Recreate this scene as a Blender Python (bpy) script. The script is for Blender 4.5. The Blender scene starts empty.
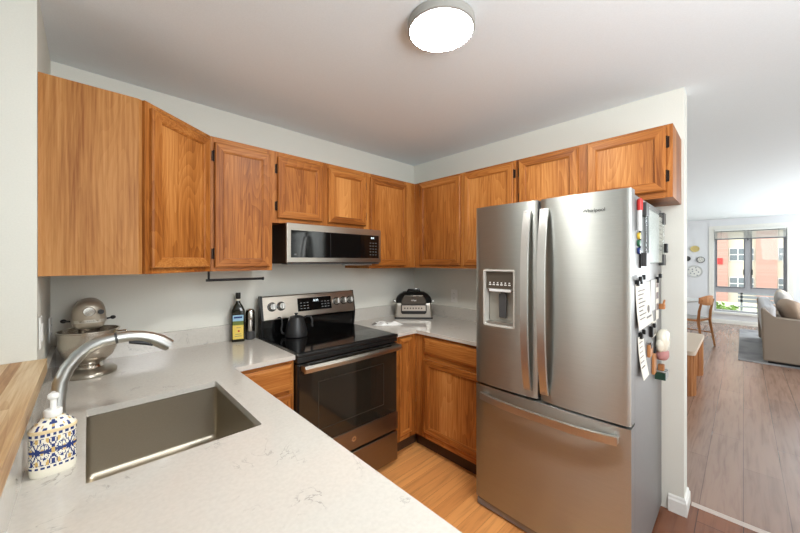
import bpy, bmesh, math, random
from mathutils import Matrix, Vector
random.seed(7)
S = bpy.context.scene
COL = S.collection
PI = math.pi

# ------------------------------------------------------------------ camera
cam_d = bpy.data.cameras.new('camera')
cam = bpy.data.objects.new('camera', cam_d)
COL.objects.link(cam)
cam.location = (-2.428, -2.338, 1.43)
cam.rotation_euler = (PI / 2, 0, math.radians(46.351 - 90))
cam_d.sensor_width = 36
cam_d.lens = 36 * 327.185 / 800
cam_d.shift_y = -5.0 / 800
cam_d.clip_start = 0.02
S.camera = cam

# ------------------------------------------------------------------ world, lights, exposure
W = bpy.data.worlds.new('world')
S.world = W
W.use_nodes = True
wn = W.node_tree.nodes
wn['Background'].inputs['Color'].default_value = (0.90, 0.96, 1.0, 1)
S.view_settings.view_transform = 'Standard'
S.view_settings.look = 'None'
S.view_settings.gamma = 1
S.view_settings.exposure = 0.02


def area(name, loc, rot, sx, sy, watts, color=(1, 1, 1)):
    d = bpy.data.lights.new(name, 'AREA')
    d.shape = 'RECTANGLE'
    d.size, d.size_y = sx, sy
    d.energy = watts
    d.color = color
    o = bpy.data.objects.new(name, d)
    o.location = loc
    o.rotation_euler = rot
    COL.objects.link(o)
    return o


# daylight through the dining side window; rear and living lights are added fill
LP = dict(dining=19, rear=30, living=215, living_end=130, bounce=36, fill=36, lamp=118, world=3.8)
area('dining_window_light', (-5.38, -0.95, 1.35), (0, math.radians(-97), 0), 2.1, 1.7, LP['dining'], (0.90, 0.96, 1.0))
area('rear_fill_light', (-1.2, -5.38, 1.35), (math.radians(105), 0, 0), 2.8, 1.9, LP['rear'], (0.90, 0.96, 1.0))  # added fill in front of the closed wall behind the camera
area('living_fill_light', (4.6, -5.38, 1.35), (math.radians(115), 0, 0), 3.6, 2.0, LP['living'], (0.90, 0.96, 1.0))  # added to brighten the living room from its closed side wall
area('living_end_fill_light', (8.02, -4.4, 1.35), (0, math.radians(110), 0), 2.0, 1.8, LP['living_end'], (0.90, 0.96, 1.0))  # added fill on the far living wall, no opening modelled
# added fill near the camera: one soft and direct, one bounced off the ceiling
area('soft_fill_light', (-1.9, -3.2, 1.95), (math.radians(86), 0, math.radians(-42)), 0.9, 0.9, LP['fill'], (0.94, 0.97, 1.0))
area('bounce_fill_light', (-1.9, -3.7, 1.2), (PI, 0, 0), 0.9, 0.9, LP['bounce'], (0.88, 0.95, 1.0))
wn['Background'].inputs['Strength'].default_value = LP['world']

# ------------------------------------------------------------------ materials


def lin(c):
    return tuple(((v / 255) / 12.92 if v / 255 <= 0.04045 else ((v / 255 + 0.055) / 1.055) ** 2.4) for v in c) + (1,)


class NT:
    def __init__(s, name):
        s.m = bpy.data.materials.new(name)
        s.m.use_nodes = True
        s.t = s.m.node_tree
        s.b = s.t.nodes['Principled BSDF']

    def n(s, kind, **kw):
        o = s.t.nodes.new(kind)
        for k, v in kw.items():
            if k in o.inputs:
                o.inputs[k].default_value = v
            else:
                setattr(o, k, v)
        return o

    def l(s, a, ao, b, bi):
        s.t.links.new(a.outputs[ao], b.inputs[bi])

    def set(s, **kw):
        for k, v in kw.items():
            s.b.inputs[k.replace('_', ' ')].default_value = v
        return s

    def ramp(s, stops):
        r = s.n('ShaderNodeValToRGB')
        e = r.color_ramp.elements
        while len(e) < len(stops):
            e.new(0.5)
        for i, (p, c) in enumerate(stops):
            e[i].position = p
            e[i].color = c
        return r

    def coords(s, scale, rand=0.0):
        tc = s.n('ShaderNodeTexCoord')
        mp = s.n('ShaderNodeMapping')
        mp.inputs['Scale'].default_value = scale
        s.l(tc, 'Object', mp, 'Vector')
        if rand:
            oi = s.n('ShaderNodeObjectInfo')
            mu = s.n('ShaderNodeMath', operation='MULTIPLY')
            mu.inputs[1].default_value = rand
            s.l(oi, 'Random', mu, 0)
            s.l(mu, 'Value', mp, 'Location')
        return mp


def plain(name, c, rough=0.5, metal=0.0, bump=0.0, bscale=40, **kw):
    t = NT(name)
    col = lin(c)
    t.set(Roughness=rough, Metallic=metal, Base_Color=col, **kw)
    mp = t.coords((bscale,) * 3)
    nz = t.n('ShaderNodeTexNoise', Scale=1.0, Detail=3.0)
    t.l(mp, 'Vector', nz, 'Vector')
    lo = tuple(v * 0.96 for v in col[:3]) + (1,)
    r = t.ramp([(0.3, lo), (0.7, col)])
    t.l(nz, 'Fac', r, 'Fac')
    t.l(r, 'Color', t.b, 'Base Color')
    if bump:
        b = t.n('ShaderNodeBump', Strength=bump, Distance=0.002)
        t.l(nz, 'Fac', b, 'Height')
        t.l(b, 'Normal', t.b, 'Normal')
    return t.m


def emit(name, c, st):
    t = NT(name)
    t.set(Base_Color=lin(c), Emission_Color=lin(c), Emission_Strength=st)
    return t.m


def wood(name, axis, dark, mid, light, rough=0.42, figure=1.0, pore=1.0, coat=0.03):
    """figured timber; axis = grain direction in object space"""
    t = NT(name)

    def sc(a, l):
        return {'x': (l, a, a), 'y': (a, l, a), 'z': (a, a, l)}[axis]
    mp = t.coords(sc(9.0, 1.1), 7.3)
    warp = t.n('ShaderNodeTexNoise', Scale=0.55, Detail=2.0, Distortion=0.4)
    t.l(mp, 'Vector', warp, 'Vector')
    # cathedral rings: the warp field read as contour lines
    mul = t.n('ShaderNodeMath', operation='MULTIPLY')
    mul.inputs[1].default_value = 30.0
    t.l(warp, 'Fac', mul, 0)
    fr = t.n('ShaderNodeMath', operation='FRACT')
    t.l(mul, 'Value', fr, 0)
    mp2 = t.coords(sc(120.0, 3.2), 3.1)
    fine = t.n('ShaderNodeTexNoise', Scale=1.0, Detail=4.0, Roughness=0.65)
    t.l(mp2, 'Vector', fine, 'Vector')
    mp3 = t.coords(sc(5.0, 0.8), 5.0)
    broad = t.n('ShaderNodeTexNoise', Scale=1.0, Detail=2.0)
    t.l(mp3, 'Vector', broad, 'Vector')
    a = t.n('ShaderNodeMath', operation='MULTIPLY_ADD')
    a.inputs[1].default_value = 0.12 * figure
    t.l(fr, 'Value', a, 0)
    b = t.n('ShaderNodeMath', operation='MULTIPLY_ADD')
    b.inputs[1].default_value = 0.80 * pore
    b.inputs[2].default_value = -0.06 * figure - 0.40 * pore
    t.l(fine, 'Fac', b, 0)
    t.l(b, 'Value', a, 2)
    c = t.n('ShaderNodeMath', operation='ADD')
    t.l(a, 'Value', c, 0)
    t.l(broad, 'Fac', c, 1)
    r = t.ramp([(0.26, lin(dark)), (0.50, lin(mid)), (0.74, lin(light))])
    t.l(c, 'Value', r, 'Fac')
    t.l(r, 'Color', t.b, 'Base Color')
    bp = t.n('ShaderNodeBump', Strength=0.08, Distance=0.001)
    t.l(fine, 'Fac', bp, 'Height')
    t.l(bp, 'Normal', t.b, 'Normal')
    t.set(Roughness=rough, Coat_Weight=coat, Coat_Roughness=0.25, Specular_IOR_Level=0.22)
    return t.m


def planks(name, length, width, c1, c2, dark, rough, gap=0.0015):
    t = NT(name)
    mp = t.coords((1, 1, 1))
    br = t.n('ShaderNodeTexBrick')
    br.offset = 0.37
    br.inputs['Scale'].default_value = 1.0
    br.inputs['Brick Width'].default_value = length
    br.inputs['Row Height'].default_value = width
    br.inputs['Mortar Size'].default_value = gap
    br.inputs['Mortar Smooth'].default_value = 0.2
    br.inputs['Bias'].default_value = -0.1
    br.inputs['Color1'].default_value = lin(c1)
    br.inputs['Color2'].default_value = lin(c2)
    br.inputs['Mortar'].default_value = lin(dark)
    t.l(mp, 'Vector', br, 'Vector')
    mg = t.coords((2.2, 34, 1))
    g = t.n('ShaderNodeTexNoise', Scale=1.0, Detail=5.0, Roughness=0.62, Distortion=0.6)
    t.l(mg, 'Vector', g, 'Vector')
    rr = t.ramp([(0.28, (0.62, 0.56, 0.52, 1)), (0.52, (1, 1, 1, 1)), (0.8, (1.12, 1.12, 1.1, 1))])
    t.l(g, 'Fac', rr, 'Fac')
    mx = t.n('ShaderNodeMix', data_type='RGBA', blend_type='MULTIPLY')
    mx.inputs[0].default_value = 0.85
    t.t.links.new(br.outputs['Color'], mx.inputs[6])
    t.t.links.new(rr.outputs['Color'], mx.inputs[7])
    t.t.links.new(mx.outputs[2], t.b.inputs['Base Color'])
    t.set(Roughness=rough)
    bp = t.n('ShaderNodeBump', Strength=0.12, Distance=0.001)
    t.l(g, 'Fac', bp, 'Height')
    t.l(bp, 'Normal', t.b, 'Normal')
    return t.m


def brushed(name, c, rough, axis='y', amount=0.06, aniso=0.0):
    t = NT(name)
    s = {'x': (2, 400, 400), 'y': (400, 2, 400), 'z': (400, 400, 2)}[axis]
    mp = t.coords(s)
    nz = t.n('ShaderNodeTexNoise', Scale=1.0, Detail=2.0)
    t.l(mp, 'Vector', nz, 'Vector')
    mr = t.n('ShaderNodeMapRange')
    mr.inputs['To Min'].default_value = rough - amount
    mr.inputs['To Max'].default_value = rough + amount
    t.l(nz, 'Fac', mr, 'Value')
    t.l(mr, 'Result', t.b, 'Roughness')
    col = lin(c)
    r = t.ramp([(0.3, tuple(v * 0.93 for v in col[:3]) + (1,)), (0.7, col)])
    t.l(nz, 'Fac', r, 'Fac')
    t.l(r, 'Color', t.b, 'Base Color')
    t.set(Metallic=1.0)
    if aniso:      # brushed along the horizontal: reflections spread up and down
        tg = t.n('ShaderNodeTangent', direction_type='RADIAL', axis='Z')
        t.l(tg, 'Tangent', t.b, 'Tangent')
        t.set(Anisotropic=aniso, Anisotropic_Rotation=0.25)
    return t.m


def quartz(name):
    t = NT(name)
    mp = t.coords((1, 1, 1))
    n1 = t.n('ShaderNodeTexNoise', Scale=5.0, Detail=6.0, Roughness=0.6, Distortion=1.3)
    t.l(mp, 'Vector', n1, 'Vector')
    sub = t.n('ShaderNodeMath', operation='SUBTRACT')
    sub.inputs[1].default_value = 0.5
    t.l(n1, 'Fac', sub, 0)
    ab = t.n('ShaderNodeMath', operation='ABSOLUTE')
    t.l(sub, 'Value', ab, 0)
    vein = t.ramp([(0.0, (1, 1, 1, 1)), (0.010, (0, 0, 0, 1))])
    t.l(ab, 'Value', vein, 'Fac')
    n2 = t.n('ShaderNodeTexNoise', Scale=9.0, Detail=3.0)
    t.l(mp, 'Vector', n2, 'Vector')
    mask = t.ramp([(0.56, (0, 0, 0, 1)), (0.68, (1, 1, 1, 1))])
    t.l(n2, 'Fac', mask, 'Fac')
    mm = t.n('ShaderNodeMath', operation='MULTIPLY')
    t.l(vein, 'Color', mm, 0)
    t.l(mask, 'Color', mm, 1)
    m2 = t.n('ShaderNodeMath', operation='MULTIPLY')
    m2.inputs[1].default_value = 0.6
    t.l(mm, 'Value', m2, 0)
    n3 = t.n('ShaderNodeTexNoise', Scale=110.0, Detail=3.0)
    t.l(mp, 'Vector', n3, 'Vector')
    base = t.ramp([(0.3, lin((195, 190, 181))), (0.65, lin((201, 196, 187)))])
    t.l(n3, 'Fac', base, 'Fac')
    mx = t.n('ShaderNodeMix', data_type='RGBA')
    t.l(m2, 'Value', mx, 0)
    t.t.links.new(base.outputs['Color'], mx.inputs[6])
    mx.inputs[7].default_value = lin((108, 104, 100))
    t.t.links.new(mx.outputs[2], t.b.inputs['Base Color'])
    t.set(Roughness=0.12, Specular_IOR_Level=0.75)
    return t.m


def bricks(name):
    t = NT(name)
    mp = t.coords((1, 1, 1))
    mp.inputs['Rotation'].default_value = (PI / 2, 0, PI / 2)
    br = t.n('ShaderNodeTexBrick')
    br.inputs['Scale'].default_value = 3.0
    br.inputs['Color1'].default_value = lin((170, 130, 118))
    br.inputs['Color2'].default_value = lin((176, 140, 128))
    br.inputs['Mortar'].default_value = lin((182, 152, 140))
    t.l(mp, 'Vector', br, 'Vector')
    t.l(br, 'Color', t.b, 'Base Color')
    t.set(Roughness=0.9)
    return t.m


def glass(name, tint=(1, 1, 1, 1), rough=0.0, facr=0.008):
    t = NT(name)
    tr = t.n('ShaderNodeBsdfTransparent')
    tr.inputs['Color'].default_value = tint
    gl = t.n('ShaderNodeBsdfGlossy', Roughness=rough)
    mx = t.n('ShaderNodeMixShader')
    mx.inputs[0].default_value = facr
    t.l(tr, 'BSDF', mx, 1)
    t.l(gl, 'BSDF', mx, 2)
    t.l(mx, 'Shader', t.t.nodes['Material Output'], 'Surface')
    return t.m


def rugmat(name):
    t = NT(name)
    mp = t.coords((3.5, 5.0, 1))
    vo = t.n('ShaderNodeTexVoronoi', Scale=1.0)
    t.l(mp, 'Vector', vo, 'Vector')
    r = t.ramp([(0.1, lin((120, 120, 124))), (0.7, lin((165, 164, 166)))])
    t.l(vo, 'Distance', r, 'Fac')
    t.l(r, 'Color', t.b, 'Base Color')
    t.set(Roughness=1.0)
    return t.m


HO = dict(dark=(116, 62, 20), mid=(162, 98, 42), light=(190, 128, 66))
OAKV = wood('honey_oak_vertical', 'z', **HO)
OAKH = wood('honey_oak_horizontal', 'x', **HO)
OAKP = wood('honey_oak_panel', 'z', (126, 70, 26), (170, 106, 48), (198, 136, 74), figure=1.1)
OAKE = wood('honey_oak_end_panel', 'z', (136, 82, 36), (172, 118, 64), (192, 140, 86), figure=0.45, rough=0.5, coat=0.0)
BUTCHER = wood('butcher_block', 'y', (156, 112, 68), (192, 156, 110), (216, 190, 150), figure=0.7, rough=0.35)
LWOOD = wood('warm_beech', 'z', (150, 96, 58), (182, 124, 78), (200, 146, 100), figure=0.4)
PAINT = plain('wall_paint', (223, 222, 212), 0.7, bump=0.02, bscale=200)
PAINTR = plain('living_wall_paint', (226, 227, 230), 0.7, bump=0.02, bscale=200)
CEIL = plain('ceiling_paint', (234, 240, 243), 0.9, bump=0.02, bscale=200)
TRIM = plain('trim_paint', (232, 230, 224), 0.4)
STRIP = plain('metal_strip', (205, 190, 180), 0.35)
QUARTZ = quartz('white_quartz')
FLOORK = planks('oak_strip_floor', 1.1, 0.085, (228, 160, 94), (204, 136, 76), (152, 94, 48), 0.34, 0.0008)
FLOORL = planks('wide_laminate_floor', 1.35, 0.18, (156, 124, 107), (145, 114, 98), (104, 80, 69), 0.24, 0.0018)
FLOORL.node_tree.nodes['Principled BSDF'].inputs['Specular IOR Level'].default_value = 0.9
FLOORP = planks('brown_plank_floor', 1.35, 0.18, (136, 86, 60), (122, 75, 52), (74, 48, 36), 0.24, 0.0022)
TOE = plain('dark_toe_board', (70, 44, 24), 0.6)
STEEL = brushed('brushed_steel', (180, 182, 177), 0.42, 'y', 0.05, 0.85)
STEELX = brushed('brushed_steel_wide', (184, 178, 168), 0.32, 'x')
STEELD = brushed('dark_brushed_steel', (140, 128, 116), 0.34, 'x')
SINKM = brushed('sink_steel', (184, 175, 158), 0.37, 'y')
CHROME = plain('polished_steel', (205, 200, 192), 0.12, 1.0)
NICKEL = brushed('brushed_nickel', (190, 190, 186), 0.34, 'z', 0.03)
MIXB = plain('mixer_band_metal', (190, 184, 172), 0.3, 0.8)
MIXM = plain('champagne_enamel', (162, 151, 134), 0.3, 0.35)
BLACKG = plain('black_glass', (10, 10, 10), 0.06, 0.0)
OVENG = plain('oven_door_glass', (34, 30, 24), 0.07)
BLACK = plain('black_plastic', (18, 18, 18), 0.35)
MATTE = plain('matte_black', (30, 30, 31), 0.42)
GREYB = plain('fridge_side_grey', (128, 127, 126), 0.42, 0.3)
DGREY = plain('dark_grey_plastic', (64, 64, 64), 0.4)
WHITE = plain('white_plastic', (236, 235, 230), 0.35)
PAPER = plain('paper_white', (232, 226, 214), 0.8)
INK = plain('ink', (120, 114, 108), 0.7)
CARD = plain('card_grey', (206, 206, 204), 0.6)
BRONZE = plain('hinge_bronze', (44, 28, 18), 0.35, 0.7)
OLIVE = plain('olive_glass', (24, 24, 10), 0.08)
YELLOW = plain('label_yellow', (226, 198, 92), 0.5)
LBLUE = plain('label_blue', (150, 190, 214), 0.5)
LGREEN = plain('label_green', (96, 112, 40), 0.5)
RED = plain('red_plastic', (190, 40, 34), 0.4)
BLUE = plain('cobalt_blue', (36, 54, 110), 0.25)
GREEN = plain('green_plastic', (40, 96, 66), 0.4)
YEL = plain('yellow_plastic', (214, 178, 60), 0.4)
CERAM = plain('ceramic_cream', (232, 226, 208), 0.2)
OCHRE = plain('ceramic_ochre', (206, 172, 104), 0.25)
PINK = plain('dusty_pink_cloth', (186, 132, 128), 0.9)
SOFA = plain('taupe_sofa_cloth', (150, 136, 122), 0.95, bump=0.2, bscale=300)
SOFAL = plain('pale_sofa_cloth', (196, 194, 196), 0.95, bump=0.2, bscale=300)
CUSH = plain('brown_cushion_cloth', (164, 142, 124), 0.95, bump=0.2, bscale=300)
CUSH2 = plain('beige_cushion_cloth', (198, 184, 170), 0.95, bump=0.2, bscale=300)
RUG = rugmat('grey_rug_pile')
FRAMEG = plain('grey_window_frame', (166, 166, 170), 0.4)
FRAMED = plain('dark_window_frame', (108, 110, 114), 0.4)
BLINDM = plain('grey_blind', (226, 226, 222), 0.5)
PANE = glass('window_pane')
ACRYL = glass('acrylic_sheet', (0.93, 0.95, 0.95, 1), 0.03, 0.16)
BRICK = bricks('brick_wall')
STUCCO = plain('cream_stucco', (200, 190, 172), 0.9)
EXTGLASS = plain('far_window_glass', (104, 112, 116), 0.2)
LAWN = plain('lawn', (176, 180, 152), 1.0, bscale=6)
LEAF = plain('leaf_green', (120, 150, 70), 0.8, bscale=20)
GREYRAIL = plain('grey_metal', (120, 124, 126), 0.6)
LAMP = emit('lamp_diffuser', (255, 254, 250), LP['lamp'])
LED = emit('display_digits', (220, 235, 240), 1.2)
LAMPRIM = plain('lamp_rim', (150, 148, 142), 0.4)
RUBBER = plain('dark_gasket', (24, 23, 22), 0.6)

# ------------------------------------------------------------------ mesh helpers
FR = {}


class MB:
    def __init__(s):
        s.b = bmesh.new()

    def face(s, vs, mi=0):
        try:
            f = s.b.faces.new(vs)
            f.material_index = mi
            return f
        except ValueError:
            return None

    def poly(s, pts, mi=0):
        return s.face([s.b.verts.new(p) for p in pts], mi)

    def box(s, x0, x1, y0, y1, z0, z1, mi=0, bev=0.0, seg=2, M=None):
        x0, x1 = sorted((x0, x1)); y0, y1 = sorted((y0, y1)); z0, z1 = sorted((z0, z1))
        v = [s.b.verts.new(p) for p in ((x0, y0, z0), (x1, y0, z0), (x1, y1, z0), (x0, y1, z0),
                                        (x0, y0, z1), (x1, y0, z1), (x1, y1, z1), (x0, y1, z1))]
        fs = [s.face([v[i] for i in q], mi) for q in ((0, 3, 2, 1), (4, 5, 6, 7), (0, 1, 5, 4), (1, 2, 6, 5), (2, 3, 7, 6), (3, 0, 4, 7))]
        geo = v
        if bev:
            es = list({e for f in fs for e in f.edges})
            r = bmesh.ops.bevel(s.b, geom=es, offset=bev, segments=seg, affect='EDGES', profile=0.5, material=-1, clamp_overlap=True)
            geo = list({vv for f in r['faces'] for vv in f.verts} | {vv for vv in v if vv.is_valid})
        if M is not None:
            bmesh.ops.transform(s.b, matrix=M, verts=geo)
        return geo

    def loops(s, rings, mi=0, cap0=True, cap1=True, closed=True):
        R = [[s.b.verts.new(p) for p in r] for r in rings]
        n = len(R[0])
        for a, b in zip(R, R[1:]):
            for i in range(n if closed else n - 1):
                j = (i + 1) % n
                m = mi(i) if callable(mi) else mi
                s.face([a[i], a[j], b[j], b[i]], m)
        m = mi if not callable(mi) else 0
        if cap0:
            s.face(list(reversed(R[0])), m)
        if cap1:
            s.face(R[-1], m)
        return R

    def lathe(s, prof, c=(0, 0, 0), seg=28, mi=0, ax='z', sx=1.0, sy=1.0):
        rings = []
        for r, z in prof:
            ring = []
            for i in range(seg):
                a = 2 * PI * i / seg
                p = (r * math.cos(a) * sx, r * math.sin(a) * sy, z)
                if ax == 'x':
                    p = (p[2], p[0], p[1])
                elif ax == 'y':
                    p = (p[1], -p[2], p[0]) if False else (p[0], p[2], -p[1])
                ring.append((c[0] + p[0], c[1] + p[1], c[2] + p[2]))
            rings.append(ring)
        return s.loops(rings, mi)

    def tube(s, pts, r, seg=10, mi=0, flat=1.0):
        pts = [Vector(p) for p in pts]
        rs = r if isinstance(r, (list, tuple)) else [r] * len(pts)
        rings = []
        up = None
        for i, p in enumerate(pts):
            d = (pts[min(i + 1, len(pts) - 1)] - pts[max(i - 1, 0)]).normalized()
            if up is None:
                up = Vector((0, 0, 1)) if abs(d.z) < 0.9 else Vector((1, 0, 0))
            a = d.cross(up).normalized()
            up = a.cross(d).normalized()
            rings.append([tuple(p + a * rs[i] * math.cos(2 * PI * k / seg) + up * rs[i] * flat * math.sin(2 * PI * k / seg)) for k in range(seg)])
        return s.loops(rings, mi)

    def prism(s, pts, axis, a, b, mi=0, bev=0.0):
        def P(u, v, w):
            return {'x': (w, u, v), 'y': (u, w, v), 'z': (u, v, w)}[axis]
        r = s.loops([[P(u, v, a) for u, v in pts], [P(u, v, b) for u, v in pts]], mi)
        if bev:
            es = list({e for ring in r for v in ring for e in v.link_edges})
            bmesh.ops.bevel(s.b, geom=es, offset=bev, segments=2, affect='EDGES', profile=0.5, clamp_overlap=True)

    def sphere(s, c, rx, ry=None, rz=None, mi=0, seg=16, pw=1.0):
        ry = ry or rx; rz = rz or rx
        rings = []
        n = seg // 2

        def q(v):
            return math.copysign(abs(v) ** pw, v)
        for j in range(n + 1):
            t = -PI / 2 + PI * j / n
            t = max(min(t, PI / 2 - 0.02), -PI / 2 + 0.02)
            rings.append([(c[0] + rx * q(math.cos(t)) * q(math.cos(2 * PI * i / seg)), c[1] + ry * q(math.cos(t)) * q(math.sin(2 * PI * i / seg)), c[2] + rz * q(math.sin(t))) for i in range(seg)])
        return s.loops(rings, mi)

    def xf(s, M):
        bmesh.ops.transform(s.b, matrix=M, verts=s.b.verts[:])
        return s

    def build(s, name, mats, parent=None, world=True, smooth=None, fixed=False):
        b = s.b
        loc = Vector((0, 0, 0))
        bmesh.ops.recalc_face_normals(b, faces=b.faces[:])
        if parent is not None:
            M = FR[parent.name]
            if world:
                bmesh.ops.transform(b, matrix=M.inverted(), verts=b.verts[:])
        elif not fixed:
            xs = [v.co.x for v in b.verts]; ys = [v.co.y for v in b.verts]; zs = [v.co.z for v in b.verts]
            loc = Vector(((min(xs) + max(xs)) / 2, (min(ys) + max(ys)) / 2, min(zs)))
            bmesh.ops.translate(b, vec=-loc, verts=b.verts[:])
        if smooth:
            for f in b.faces:
                f.smooth = True
            for e in b.edges:
                if len(e.link_faces) == 2 and e.calc_face_angle(0) > math.radians(smooth):
                    e.smooth = False
        me = bpy.data.meshes.new(name)
        b.to_mesh(me)
        b.free()
        for m in (mats if isinstance(mats, (list, tuple)) else [mats]):
            me.materials.append(m)
        o = bpy.data.objects.new(name, me)
        COL.objects.link(o)
        if parent is not None:
            o.parent = parent
            FR[o.name] = FR[parent.name]
        else:
            o.location = loc
            FR[o.name] = Matrix.Translation(loc)
        return o


def tag(o, label, cat, group=None, kind=None):
    o['label'] = label
    o['category'] = cat
    if group:
        o['group'] = group
    if kind:
        o['kind'] = kind
    return o


def thing(name, label, cat, loc=(0, 0, 0), rz=0.0, group=None):
    o = bpy.data.objects.new(name, None)
    o.empty_display_size = 0.05
    COL.objects.link(o)
    o.location = loc
    o.rotation_euler = (0, 0, rz)
    FR[o.name] = Matrix.Translation(loc) @ Matrix.Rotation(rz, 4, 'Z')
    return tag(o, label, cat, group)


def struct(mb, name, mats, **kw):
    o = mb.build(name, mats, fixed=True, **kw)
    o['kind'] = 'structure'
    return o


def text(name, s, size, mat, parent, M, world=True, ext=0.0004, spacing=1.0):
    cu = bpy.data.curves.new(name, 'FONT')
    cu.body = s
    cu.size = size
    cu.extrude = ext
    cu.align_x = 'CENTER'
    cu.align_y = 'CENTER'
    cu.space_character = spacing
    t = bpy.data.objects.new(name + '_src', cu)
    COL.objects.link(t)
    dg = bpy.context.evaluated_depsgraph_get()
    me = bpy.data.meshes.new_from_object(t.evaluated_get(dg))
    bpy.data.objects.remove(t)
    m = MB()
    m.b.from_mesh(me)
    bpy.data.meshes.remove(me)
    for f in m.b.faces:
        f.material_index = 0
    m.xf(M)
    return m.build(name, mat, parent, world)


def frame3(o, x, y):
    """matrix whose local X, Y axes are the given directions, at o"""
    x = Vector(x).normalized(); y = Vector(y).normalized(); z = x.cross(y)
    M = Matrix.Identity(4)
    for i in range(3):
        M[i][0], M[i][1], M[i][2], M[i][3] = x[i], y[i], z[i], o[i]
    return M


FACE_NY = ((1, 0, 0), (0, 0, 1))      # reads from -y
FACE_NX = ((0, -1, 0), (0, 0, 1))     # reads from -x

# ------------------------------------------------------------------ room shell
H = 2.412
XW, XE, YS, YN = -5.5, 8.2, -5.5, 0.0
XL, YL = -2.56, -0.59          # kitchen side of the left wall and its end
YR, TR = -2.109, 0.14          # end and thickness of the right wall

m = MB(); m.box(-2.63, 0.15, -1.99, YN, -0.1, 0.0); m.box(-2.63, -0.72, -3.2, -1.99, -0.1, 0.0); struct(m, 'floor', FLOORK)
m = MB(); m.box(-0.72, 0.15, -3.2, -1.99, -0.1, 0.0); struct(m, 'floor_passage', FLOORP)  # planks coloured a darker brown on this stretch
m = MB(); m.box(XW, -2.63, YS, YN, -0.1, 0.0); m.box(-2.63, 0.15, YS, -3.2, -0.1, 0.0); struct(m, 'floor_dining', FLOORL)
m = MB(); m.box(0.15, XE, YS, YN, -0.1, 0.0); struct(m, 'floor_living', FLOORL)
m = MB(); m.box(XW, XE, YS, YN, H, H + 0.1); struct(m, 'ceiling', CEIL)
m = MB(); m.box(XW, XE, YN, YN + 0.12, 0, H); struct(m, 'wall_back', PAINT)
m = MB(); m.box(0, TR, YR, YN, 0, H); struct(m, 'wall_right', PAINT)
m = MB(); m.box(XL - 0.14, XL, YL, YN, 0, H); struct(m, 'wall_left', PAINT)
m = MB(); m.box(XL - 0.14, XL, -3.2, YL, 0, 1.03); struct(m, 'wall_half', PAINT)
m = MB(); m.box(XW, XE, YS - 0.12, YS, 0, H); struct(m, 'wall_front', PAINT)
m = MB(); m.box(XW - 0.12, XW, YS, YN, 0, H); struct(m, 'wall_west', PAINT)
# far living wall with its window opening
WY0, WY1, WZ0, WZ1 = -2.98, -1.87, 0.27, 2.17
m = MB()
m.box(XE, XE + 0.16, WY1, YN, 0, H); m.box(XE, XE + 0.16, YS, WY0, 0, H)
m.box(XE, XE + 0.16, WY0, WY1, 0, WZ0); m.box(XE, XE + 0.16, WY0, WY1, WZ1, H)
struct(m, 'wall_far', PAINTR)


def base_profile(h=0.115, t=0.016):
    return [(0, 0), (t, 0), (t, h * 0.72), (t * 0.6, h * 0.82), (t * 0.55, h * 0.93), (0.003, h), (0, h)]


# baseboard round the end of the right wall: kitchen side, end face, living side
m = MB()
prof = base_profile(0.095, 0.014)
rings = []
for (cx, cy, dx, dy) in ((0, -2.04, -1, 0), (0, YR, -1, -1), (TR, YR, 1, -1), (TR, -0.02, 1, 0)):
    rings.append([(cx + dx * u, cy + dy * u, v) for u, v in prof])
m.loops(rings)
struct(m, 'baseboard_right', TRIM)
m = MB(); m.prism([(XE - u, v) for u, v in prof], 'y', YS, YN); struct(m, 'baseboard_far', TRIM)
# slim edging strip between the two floors
m = MB(); m.prism([(0.13, 0.0), (0.136, 0.006), (0.15, 0.010), (0.164, 0.006), (0.17, 0.0)], 'y', -5.4, YR - 0.02)
struct(m, 'trim_1', STRIP)
# window of the living room
m = MB()
c = 0.085
m.box(XE - 0.02, XE, WY1, WY1 + c, WZ0 - c, WZ1 + c); m.box(XE - 0.02, XE, WY0 - c, WY0, WZ0 - c, WZ1 + c)
m.box(XE - 0.02, XE, WY0, WY1, WZ1, WZ1 + c); m.box(XE - 0.05, XE, WY0 - c, WY1 + c, WZ0 - 0.05, WZ0)
struct(m, 'trim_2', TRIM)
MY = -2.415
win = thing('window_1', 'tall grey framed living room window above a low sill', 'window', (XE + 0.08, (WY0 + WY1) / 2, WZ0))
win['kind'] = 'structure'
m = MB()
fx0, fx1 = XE + 0.05, XE + 0.12
m.box(fx0, fx1, WY1 - 0.03, WY1, WZ0, WZ1); m.box(fx0, fx1, WY0, WY0 + 0.03, WZ0, WZ1)
m.box(fx0, fx1, WY0 + 0.03, WY1 - 0.03, WZ0, WZ0 + 0.04); m.box(fx0, fx1, WY0 + 0.03, WY1 - 0.03, WZ1 - 0.04, WZ1)
m.box(fx0, fx1, WY0 + 0.03, WY1 - 0.03, 0.72, 0.83)
m.box(fx0, fx1, MY - 0.045, MY + 0.045, 0.83, WZ1 - 0.04)
m.build('window_frame', FRAMEG, win)
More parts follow.
